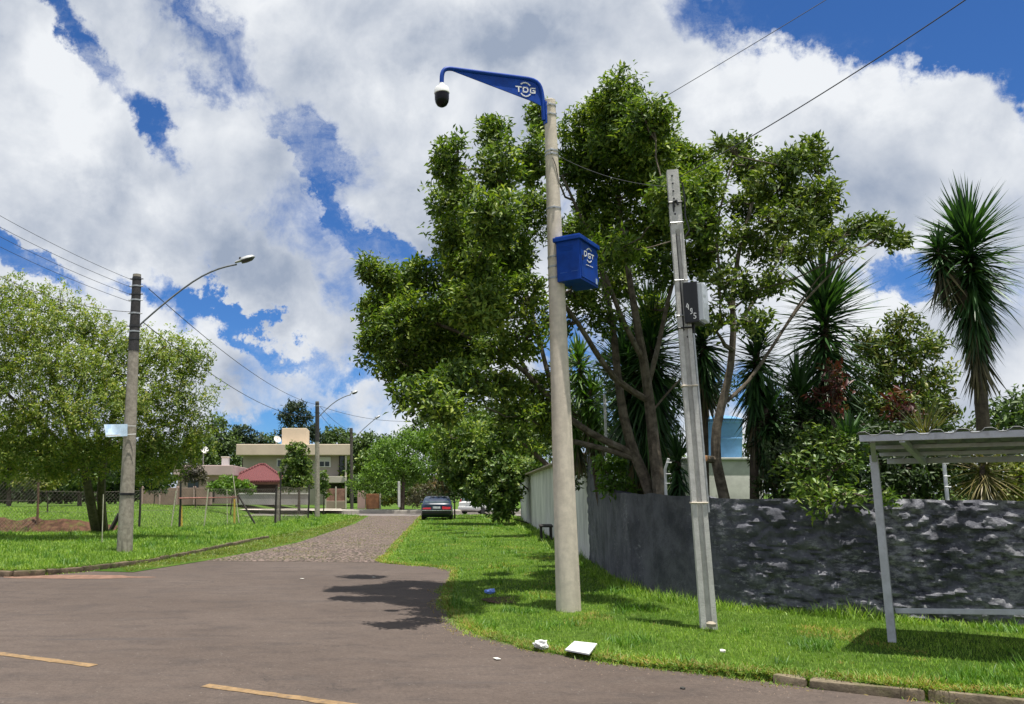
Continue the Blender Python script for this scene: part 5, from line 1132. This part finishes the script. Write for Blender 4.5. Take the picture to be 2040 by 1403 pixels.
shrub('dark_shrub', 'dark shady bushes behind the stems of the big corner tree', 19.5, 1180, [(1150, 900, 70, 70, 0), (1220, 860, 60, 80, .4), (1110, 850, 60, 60, .6), (1270, 900, 60, 70, .8), (1320, 900, 40, 60, 1.2, .7), (1160, 820, 60, 60, .8), (1140, 740, 50, 60, 1.4, .8), (1230, 740, 60, 70, 1.6, .8), (1320, 800, 50, 70, 1.6, .8), (1420, 780, 50, 50, 3.4, .7), (1290, 700, 50, 50, 2, .6)], MATS['dark_leaf'], .15, .07, 9, 14)
shrub('leafy_plant', 'fresh green leafy plant just behind the dark wall corner', 15.5, 1258, [(1205, 930, 30, 24, 0), (1228, 950, 26, 22, 0), (1212, 975, 26, 16, -.1), (1240, 975, 18, 12, -.1, .6)], BRIGHT, .13, .06, 9, 26)

# left: pale tree by the utility pole
TLY = 28.5; bl_ = G(193, 1061, .05)
tree('pale_tree', 'wide pale green tree with forked trunk behind the nearest left utility pole', 'tree', TLY, bl_,
     [([bl_, pp(182, 1010, 4.5), pp(168, 930, 3.6), pp(140, 850, 2), pp(110, 760, 1), pp(70, 670, 0)], (.22, .05)),
      ([bl_ + Vector((.25, .1, 0)), pp(200, 990, 4.4), pp(205, 910, 3.5), pp(228, 820, 2.2), pp(270, 740, 1.2), pp(330, 690, 0)], (.19, .05)),
      ([pp(168, 930, 3.6), pp(100, 860, 2), pp(30, 800, -.3), pp(-30, 740, -.5)], (.1, .03)), ([pp(205, 900, 3.4), pp(280, 860, 2), pp(360, 840, 1)], (.09, .03)), ([pp(140, 850, 2), pp(170, 740, 1), pp(170, 620, 1)], (.1, .02))],
     [(20, 590, 90, 50, 0, .6), (110, 610, 90, 50, .5, .5), (-40, 640, 90, 70, 0), (60, 660, 110, 70, -.5), (170, 660, 90, 60, .5), (0, 740, 110, 80, .3), (110, 735, 110, 75, -1), (210, 740, 90, 70, 0), (320, 715, 90, 70, .4), (385, 720, 50, 50, .4),
      (40, 830, 110, 80, -.6), (150, 820, 110, 75, -1.2), (260, 810, 100, 75, -.4), (350, 800, 90, 75, .5), (390, 860, 50, 50, .5, .8), (70, 900, 110, 60, -.3), (190, 900, 90, 60, .6, .8), (290, 890, 90, 60, .6), (360, 900, 60, 50, .8, .8), (-30, 860, 90, 90, .5), (130, 935, 80, 34, 1, .7), (310, 945, 70, 34, 1, .7), (0, 930, 80, 40, 1, .7), (240, 690, 70, 50, .3, .7)],
     LIGHTLEAF, pm('bark_grey', (.10, .085, .065), .9, 0, .4, 6, .5, .2), .13, .052, 11, 13.5, .10, .6, None, rs=1.05, lump=.5, twigs=8)

# background
def far_tree(label, Y, bpx, blobs, mat=None, L=.45, Wd=.28, k=8, dens=2.2, cat='tree', group='trees behind the houses', name='background_tree', **kw):
    return shrub(name, label, Y, bpx, blobs, mat or FAR, L, Wd, k, dens, cat=cat, group=group, r0=kw.pop('r0', .22), jit=.2, twigs=0, **kw)
far_tree('bright feathery tree arching over the far end of the street', 70, 800, [(770, 900, 40, 26, 0), (820, 885, 50, 28, 1), (870, 880, 40, 30, 0), (750, 940, 30, 26, -1), (800, 930, 50, 26, 0), (850, 930, 50, 30, 0), (770, 970, 30, 20, -1, .7), (720, 965, 24, 20, 0, .7), (890, 930, 40, 40, 1), (830, 965, 40, 18, .5, .6)],
         BRIGHT, .34, .10, 9, 5.5, group=None, name='feathery_tree')
far_tree('broad green tree filling the skyline behind the overhanging shrub', 80, 930, [(865, 846, 50, 26, 0), (920, 832, 50, 32, 1), (980, 830, 50, 34, 0), (1040, 830, 50, 34, 0), (890, 890, 60, 30, 0), (960, 890, 60, 34, 0), (830, 875, 40, 26, 0)], FAR)
far_tree('rounded green tree left of the feathery tree above the cross street', 88, 735, [(740, 920, 34, 30, 0), (700, 950, 26, 30, 0), (760, 960, 30, 26, 0)], BUSH)
far_tree('dark leaning conifer with tufted crown above the beige house', 104, 592, [(588, 812, 24, 14, 0), (570, 832, 20, 10, 0), (606, 832, 20, 12, 1), (588, 848, 26, 10, 0, .7), (616, 858, 20, 12, 0), (566, 866, 16, 12, 0), (596, 870, 22, 10, 0, .7), (630, 872, 18, 12, 0)], PINE, .5, .16, 10, 3.2, group=None, name='conifer')
spec = [('dark round tree on the skyline left of the beige house', 118, 480, [(482, 862, 30, 18, 0), (470, 885, 36, 22, 0), (505, 882, 26, 18, 0)], PINE), ('green tree between the pale tree and the dark skyline tree', 100, 440, [(436, 850, 26, 22, 0), (445, 885, 36, 26, 0), (425, 905, 30, 30, 0), (455, 915, 26, 20, 0)], FAR),
        ('pointed green tree rising just left of the roof tower', 120, 535, [(535, 878, 18, 14, 0), (540, 895, 30, 16, 0), (520, 895, 20, 14, 0)], FAR),
        ('broad green tree on the skyline right of the middle utility pole', 120, 665, [(650, 872, 24, 14, 0), (672, 866, 26, 16, 1), (660, 890, 40, 20, 0), (690, 880, 20, 18, 0)], FAR),
        ('tall green tree right of the beige house', 100, 725, [(715, 885, 26, 22, 0), (738, 880, 24, 22, 0), (725, 915, 34, 30, 0), (705, 940, 24, 26, 0), (735, 950, 26, 26, 0)], FAR),
        ('dark pointed tree on the skyline above the cross street', 125, 770, [(768, 880, 18, 16, 0), (780, 890, 22, 16, 0), (760, 905, 26, 22, 0)], PINE),
        ('low green tree behind the brown gate', 84, 742, [(728, 985, 24, 20, 0), (750, 990, 22, 16, 0), (715, 965, 20, 20, 0)], FAR),
        ('dark broad tree behind the hedge at the left edge', 70, 20, [(-20, 910, 70, 40, 0), (60, 900, 70, 40, 0), (10, 945, 80, 30, 0)], FAR), ('dark broad tree behind the hedge and the forked trunk', 72, 160, [(130, 915, 60, 40, 0), (200, 905, 60, 40, 0), (170, 950, 70, 30, 0)], FAR), ('dark broad tree behind the boundary wall', 80, 290, [(260, 920, 50, 40, 0), (320, 910, 50, 36, 0), (290, 950, 60, 26, 0)], FAR),
        ('dark tree behind the pink house and satellite dish', 92, 400, [(390, 890, 40, 30, 0), (360, 920, 40, 30, 0), (415, 915, 30, 20, 0), (330, 950, 40, 26, 0)], FAR)]
for lb, Y, bx, bl, mt_ in spec: far_tree(lb, Y, bx, bl, mt_)
shrub('garden_tree', 'dense dark green tree standing before the beige house left of the middle utility pole', 66, 596, [(594, 895, 24, 16, 0), (588, 920, 30, 20, 0), (604, 930, 26, 24, .5), (586, 950, 30, 24, 0), (606, 962, 24, 18, 0), (575, 968, 18, 12, 0)], BUSH, .26, .14, 9, 9, cat='tree', r0=.12)
shrub('garden_shrub', 'round bright green shrub in front of the pink and red roofed houses', 60, 460, [(450, 962, 26, 14, 0), (475, 966, 26, 14, 0), (460, 975, 36, 10, -.3), (430, 972, 18, 10, 0), (498, 974, 14, 8, 0)], BRIGHT, .22, .12, 9, 10)
shrub('garden_shrub', 'small green shrub right behind the middle utility pole', 60, 645, [(643, 955, 12, 18, 0), (648, 975, 14, 14, 0)], BUSH, .22, .12, 9, 10)
shrub('dark_shrub', 'dark round shrub against the brown pink boundary wall', 58, 305, [(300, 965, 20, 18, 0), (318, 972, 18, 14, 0)], MATS['dark_leaf'], .24, .12, 9, 9)
shrub('dark_shrub', 'dusky reddish shrub left of the pink house under the pale tree', 62, 390, [(385, 935, 26, 18, 0), (400, 950, 18, 14, 0), (372, 950, 18, 16, 0)], leaf_mat('dusky_leaf', [(.04, .04, .025), (.08, .07, .05), (.14, .12, .10)], .2), .2, .1, 9, 9)
hl = ['dark hedge bush behind the lawn at the left edge', 'dark hedge bush second from the left edge behind the lawn', 'dark hedge bush behind the lawn left of the forked trunk', 'dark hedge bush behind the lawn seen between trunk and utility pole', 'dark hedge bush behind the lawn right of the nearest utility pole']
for k, (x_, w_, h_) in enumerate(((-10, 60, 34), (70, 50, 30), (130, 50, 34), (215, 46, 34), (275, 30, 26))):
    shrub('hedge_bush', hl[k], 84 + k, x_, [(x_, 965 - h_ * .2, w_ * .8, h_ * .9, 0), (x_ + w_ * .5, 982, w_ * .6, h_ * .6, .5), (x_ - w_ * .5, 983, w_ * .6, h_ * .6, .2), (x_, 990, w_ * .8, h_ * .35, 0), (x_ + 10, 950 - h_ * .2, w_ * .5, h_ * .5, .6, .7)], MATS['dark_leaf'], .34, .18, 9, 6, cat='hedge', group='hedge behind the left lawn')
shrub('garden_shrub', 'light green bush in front of the hedge near the left edge', 46, 95, [(60, 955, 36, 16, 0), (110, 950, 30, 16, .3), (85, 965, 40, 12, 0)], YELLOW, .2, .11, 9, 9)
# mass of shrubs over the far part of the side wall, and trees behind it
shrub('overhanging_shrub', 'big dark shrub with pale leaves hanging over the far end of the whitewashed wall', 42, 1075, [(920, 870, 50, 30, 1), (980, 880, 60, 36, 0), (1040, 880, 50, 36, 1), (940, 920, 50, 34, 0), (1000, 930, 60, 40, -.5), (1050, 920, 40, 30, 1), (960, 970, 44, 36, -.5), (1005, 985, 34, 40, -1), (1000, 1020, 26, 18, -1, .8), (905, 950, 34, 24, 1), (1015, 945, 30, 30, -1.2), (900, 905, 40, 30, 2), (960, 850, 44, 26, 1), (1060, 860, 40, 30, 1.5), (925, 965, 34, 26, 2), (1070, 890, 34, 30, 2)],
      BUSH, .24, .13, 10, 11, r0=.05)
shrub('flowering_shrub', 'shrub with pinkish tips between the feathery tree and the overhanging shrub', 52, 905, [(905, 915, 30, 20, 0), (925, 935, 30, 24, 0), (890, 945, 26, 20, 0), (940, 960, 30, 24, .5), (875, 968, 26, 14, 0)], leaf_mat('pinkish_leaf', [(.05, .07, .025), (.10, .11, .045), (.24, .15, .10)], .25), .24, .12, 9, 8)
shrub('dark_shrub', 'dark shrub drooping behind the parked cars at the end of the side wall', 56, 985, [(950, 985, 30, 30, 0), (985, 1000, 30, 30, -2), (905, 978, 30, 14, 4), (1010, 1010, 20, 24, -6)], MATS['dark_leaf'], .26, .13, 9, 8)
tree('garden_tree', 'dark broad tree behind the whitewashed wall left of the concrete pole', 'tree', 30, ybase(1150, 30), None, [(1010, 850, 44, 26, 0), (1060, 845, 44, 30, .5), (1040, 880, 50, 26, 0), (1090, 870, 40, 36, 1), (970, 870, 40, 20, 0), (1080, 820, 30, 26, 1), (890, 868, 40, 22, 6), (930, 860, 40, 20, 3)], FICUS, BARKD, .2, .09, 10, 12, .4, .6, None, .14)
shrub('hedge_bush', 'low clipped green hedge behind the white marker post', 72, 790, [(770, 998, 16, 9, 0), (795, 997, 18, 9, 0), (815, 998, 14, 8, 0)], YELLOW, .2, .11, 9, 9, cat='hedge', stems=False)
shrub('dry_palm', 'dull grey green drooping shrub behind the parked sedan', 66, 850, [(835, 985, 20, 16, 0), (860, 975, 20, 14, 0), (880, 985, 16, 14, 0), (825, 1003, 10, 8, 0)], leaf_mat('dull_leaf', [(.06, .06, .035), (.10, .095, .055), (.17, .15, .10)], .2), .4, .07, 9, 7)
far_tree('green tree far behind the yellow green shrub at the right edge', 34, 2020, [(2000, 830, 40, 30, 0), (2040, 810, 36, 34, 0), (2060, 850, 50, 40, 0), (1960, 860, 40, 30, 1)], FAR, .3, .14, 9, 5)
far_tree('green tree far behind the stone wall seen left of the pale shrub', 30, 1640, [(1600, 880, 60, 50, 0), (1680, 870, 60, 50, 1), (1750, 880, 60, 50, 1), (1540, 900, 50, 50, 0)], FAR, .26, .12, 9, 5)
# far wood that closes the horizon: one mass
CW, AW = [], []
for k in range(46):
    a = -62 + k * 4.2 + rng.normal() * 1.2; d_ = rng.uniform(150, 185); c = np.array([math.tan(math.radians(a * .98)) * d_ if abs(a) < 80 else 0, d_, 0]); n = 330; h = rng.uniform(7, 11.5)
    if abs(c[0]) > 330: continue
    d = rvec(n); d[:, 2] = np.abs(d[:, 2]); CW.append(c + d * [9, 6, h] * (.75 + .25 * rng.random((n, 1)))); AW.append(nz(d + [0, 0, .4]))
V, Fc = leaves(np.concatenate(CW), np.concatenate(AW), .95, .6, k=7, jit=.6)
obj_props(np_mesh('woodland', V, [Fc], FAR), 'distant line of woodland trees along the horizon', 'woodland', None, 'stuff')

# ================================================================== GRASS
def scatter(Gd, dens, vmin=0, vmax=1, wfun=None):
    a, b, c, d = Gd[:-1, :-1], Gd[1:, :-1], Gd[1:, 1:], Gd[:-1, 1:]
    ar = np.linalg.norm(np.cross(b - a, d - a), axis=-1); cen = (a + b + c + d) / 4
    dist = np.linalg.norm(cen[..., :2], axis=-1); inside = (cen[..., 1] > 3) & (PX + F * cen[..., 0] / np.maximum(cen[..., 1], .5) > -250) & (PX + F * cen[..., 0] / np.maximum(cen[..., 1], .5) < 2400)
    v = np.linspace(0, 1, Gd.shape[1]); vm = (v[:-1] + v[1:]) / 2; inv = (vm >= vmin) & (vm <= vmax)
    n = ar * dens(dist) * inside * inv[None]
    if wfun is not None: n = n * wfun(cen)
    n = rng.poisson(np.maximum(n, 0)); ii, jj = np.nonzero(n); r_ = n[ii, jj]; ii, jj = np.repeat(ii, r_), np.repeat(jj, r_)
    u, w_ = rng.random((2, len(ii), 1)); p = a[ii, jj] * (1 - u) * (1 - w_) + b[ii, jj] * u * (1 - w_) + c[ii, jj] * u * w_ + d[ii, jj] * (1 - u) * w_
    return p
def blades(name, label, pts, hmul, mat, lean=.6, wmul=1.0, hmap=None):
    n = len(pts); dist = np.linalg.norm(pts[:, :2], axis=1); az_ = rng.uniform(0, 2 * math.pi, n); ln = rng.uniform(.15, 1, n) ** .8 * lean
    D = np.stack([np.cos(az_) * ln, np.sin(az_) * ln, np.ones(n)], 1)
    tuft = np.array([mnoise.noise(Vector((p[0] * 1.3, p[1] * 1.3, 0))) + .8 * mnoise.noise(Vector((p[0] * 4.5, p[1] * 4.5, 9))) for p in pts[::1]]) if n < 250000 else np.zeros(n)
    L_ = hmul * rng.uniform(.5, 1.25, n) * np.clip(1 + .55 * tuft, .35, 1.9) * (1 + dist / 90)
    if hmap is not None: L_ = L_ * hmap(pts)
    V, q, t_ = strips(pts - [0, 0, .005], D, L_, np.maximum(.006, dist * .00055) * wmul * rng.uniform(.7, 1.3, n), rng.uniform(.05, .5, n), 3, [1, .8, .45])
    obj_props(np_mesh(name, V, [q, t_], mat), label, 'grass', None, 'stuff')
near = lambda d: 2300 * np.minimum(1, (9.5 / d) ** 2.0)
shaded = None
blades('verge_grass', 'bright mown grass covering the verge round the concrete pole', scatter(GR, near, .02, .93), .050, GRASS)
blades('wall_grass', 'longer grass and weeds along the foot of the walls', scatter(GR, lambda d: 1500 * np.minimum(1, (10 / d) ** 2), (.86), 1.0), .15, GRASS, .8, 1.3, lambda p: .5 + 1.0 * np.clip(np.array([mnoise.noise(Vector((q[0] * .9, q[1] * .9, 4))) for q in p]) + .35, 0, 1.4))
blades('edge_grass', 'rank tufted grass along the kerb edge of the corner verge', scatter(GR, lambda d: 2300 * np.minimum(1, (10 / d) ** 2), 0, .12), .070, GRASS, 1.7, 1.2)
blades('dry_edge_grass', 'dry yellow brown grass and leaf litter along the verge edge', scatter(GR, lambda d: 2600 * np.minimum(1, (10 / d) ** 2), 0, .075), .075, DRY, 2.0, 1.3)
blades('left_verge_grass', 'bright grass covering the left verge by the utility pole', scatter(GL, lambda d: 700 * np.minimum(1, (20 / d) ** 2), .0, 1.0), .085, GRASS, .7)
blades('left_edge_grass', 'grass hanging over the left kerb', scatter(GL, lambda d: 1400 * np.minimum(1, (20 / d) ** 2), 0, .06), .09, GRASS, 1.8, 1.2)
blades('left_dry_grass', 'dry yellow grass at the left edge of the cobbled street', scatter(GL, lambda d: 260 * np.minimum(1, (20 / d) ** 2), 0, .05), .07, DRY, 1.2)
# grass growing between kerb and cobbles and out over the cobbled edges
sl_, _ = loft([(p[0], p[1]) for p in LA[4:]], [(-5.0, 17.9), (-4.1, 21.1), (-3.2, 24.5), (-2.2, 31.3), (-1.3, 41), (-.3, 62)], [.02] * 6, .012, 120, 10, .0)
blades('strip_grass', 'yellowish grass strip between left kerb and cobbles', scatter(sl_, lambda d: 650 * np.minimum(1, (20 / d) ** 2)), .055, leaf_mat('strip_blade', [(.09, .14, .02), (.15, .2, .03), (.24, .22, .05)], .3), .9)
cs_, _ = loft([(-4.1, 21.0), (-2.55, 28.5), (-1.75, 37.6), (-.3, 62)], [(.2, 20.5), (.8, 28.5), (1.6, 37.6), (3.6, 62)], [.006] * 4, .006, 120, 14, 0)
blades('cobble_grass', 'sparse yellowish grass growing between the cobbles', scatter(cs_, lambda d: 110 * np.minimum(1, (20 / d) ** 2), 0, 1, lambda c: np.clip(np.vectorize(lambda x, y: mnoise.noise(Vector((x * .8, y * .8, 1))) * 2.2 + .45 + (max(0, abs(x - (-1.6 + .075 * (y - 20))) - 1.2)) * 1.2)(c[..., 0], c[..., 1]), 0, 2)), .03, MATS['strip_blade'], 1.2)
xs_, ys_ = np.meshgrid(np.arange(-34, -1, .7), np.arange(34.5, 66, .9), indexing='ij'); Lg = np.stack([xs_, ys_, lawn_h(xs_, ys_)], -1)
blades('lawn_grass', 'grass of the wide lawn behind the left fence', scatter(Lg, lambda d: 120 * np.minimum(1, (36 / d) ** 2), 0, 1, lambda c: (c[..., 0] < -4 - (66 - c[..., 1]) * .16) * 1.0), .10, GRASS, .7)

def patchy(sc, th, seed): return lambda c: np.vectorize(lambda x, y: 1.0 if mnoise.noise(Vector((x * sc, y * sc, seed))) + .5 * mnoise.noise(Vector((x * sc * 3, y * sc * 3, seed))) > th else 0.0)(c[..., 0], c[..., 1])
GRf2, _ = loft(RA, RB, RZ, .10, 500, 60)
blades('weed_tufts', 'taller darker weed tufts standing in the right verge', scatter(GRf2, lambda d: 1500 * np.minimum(1, (10 / d) ** 2), .03, .97, patchy(1.3, .42, 21)), .13, leaf_mat('weed_blade', [(.045, .11, .014), (.08, .19, .02), (.13, .27, .035)], .3, .5), .9, 1.5)
blades('dry_patches', 'dry straw coloured patches in the right verge', scatter(GRf2, lambda d: 1300 * np.minimum(1, (10 / d) ** 2), .0, .9, patchy(.9, .44, 33)), .055, DRY, 1.6, 1.2)
GLf2, _ = loft(LA, LB, LZ, .05, 400, 60, .05)
blades('left_weed_tufts', 'taller weed tufts standing in the left verge', scatter(GLf2, lambda d: 420 * np.minimum(1, (20 / d) ** 2), .03, .97, patchy(.9, .38, 12)), .20, MATS['weed_blade'], .8, 1.3)

def fringe(edge, w_, dens, y0, y1):
    e = np.array(edge)[:, :2]; d = np.gradient(e, axis=0); nn_ = nz(np.stack([-d[:, 1], d[:, 0]], 1)); out_ = []
    for k in range(len(e) - 1):
        if not (y0 < e[k, 1] < y1): continue
        l_ = np.linalg.norm(e[k + 1] - e[k]); m_ = mnoise.noise(Vector((e[k, 0] * 1.1, e[k, 1] * 1.1, 6)))
        n_ = rng.poisson(max(0, l_ * dens * (.45 + 1.2 * m_)) * min(1, (10 / np.linalg.norm(e[k])) ** 1.5))
        u = rng.random((n_, 1)); out_.append(np.concatenate([e[k] * (1 - u) + e[k + 1] * u + nn_[k] * (w_ * rng.random((n_, 1)) ** 1.5 * (1 + m_)), np.zeros((n_, 1))], 1))
    return np.concatenate(out_)
blades('gutter_grass', 'ragged grass creeping from the right verge on to the asphalt', fringe(edgeR, .11, 420, 4, 19.5), .055, GRASS, 1.4, 1.1)
blades('gutter_litter', 'dry leaves and dead grass in the gutter of the right verge', fringe(edgeR, .20, 260, 4, 19.5), .045, DRY, 2.6, 1.6)
blades('left_gutter_grass', 'ragged grass in front of the left kerb', fringe(edgeL[:, :2], -.16, 420, 14, 60), .07, GRASS, 1.4, 1.1)

def grit(name, label, edge, w_, n, y0, y1, mat):
    pts = fringe(edge, w_, n, y0, y1); r_ = rng.uniform(.002, .007, len(pts)); V, Q = [], []
    o8 = np.array([[-1, -1, -.3], [1, -1, -.3], [1, 1, -.3], [-1, 1, -.3], [-.6, -.6, .7], [.6, -.7, .6], [.7, .6, .8], [-.6, .7, .6]])
    V = (pts[:, None] + o8[None] * r_[:, None, None] * rng.uniform(.6, 1.3, (len(pts), 8, 3))).reshape(-1, 3); i = np.arange(len(pts))[:, None] * 8
    obj_props(np_mesh(name, V, [np.concatenate([i + f for f in ([0, 1, 5, 4], [1, 2, 6, 5], [2, 3, 7, 6], [3, 0, 4, 7], [4, 5, 6, 7])])], mat), label, 'grit', None, 'stuff')
grit('grit', 'loose grit and gravel lying in the gutter of the right verge', edgeR, .5, 130, 4, 19.5, pm('grit_stone', (.17, .125, .095), .9, 0, .4, 60))
grit('grit', 'loose grit and red dust in the gutter of the left kerb', edgeL[:, :2], -.9, 160, 14, 24, pm('red_grit', (.19, .10, .065), .9, 0, .4, 60))
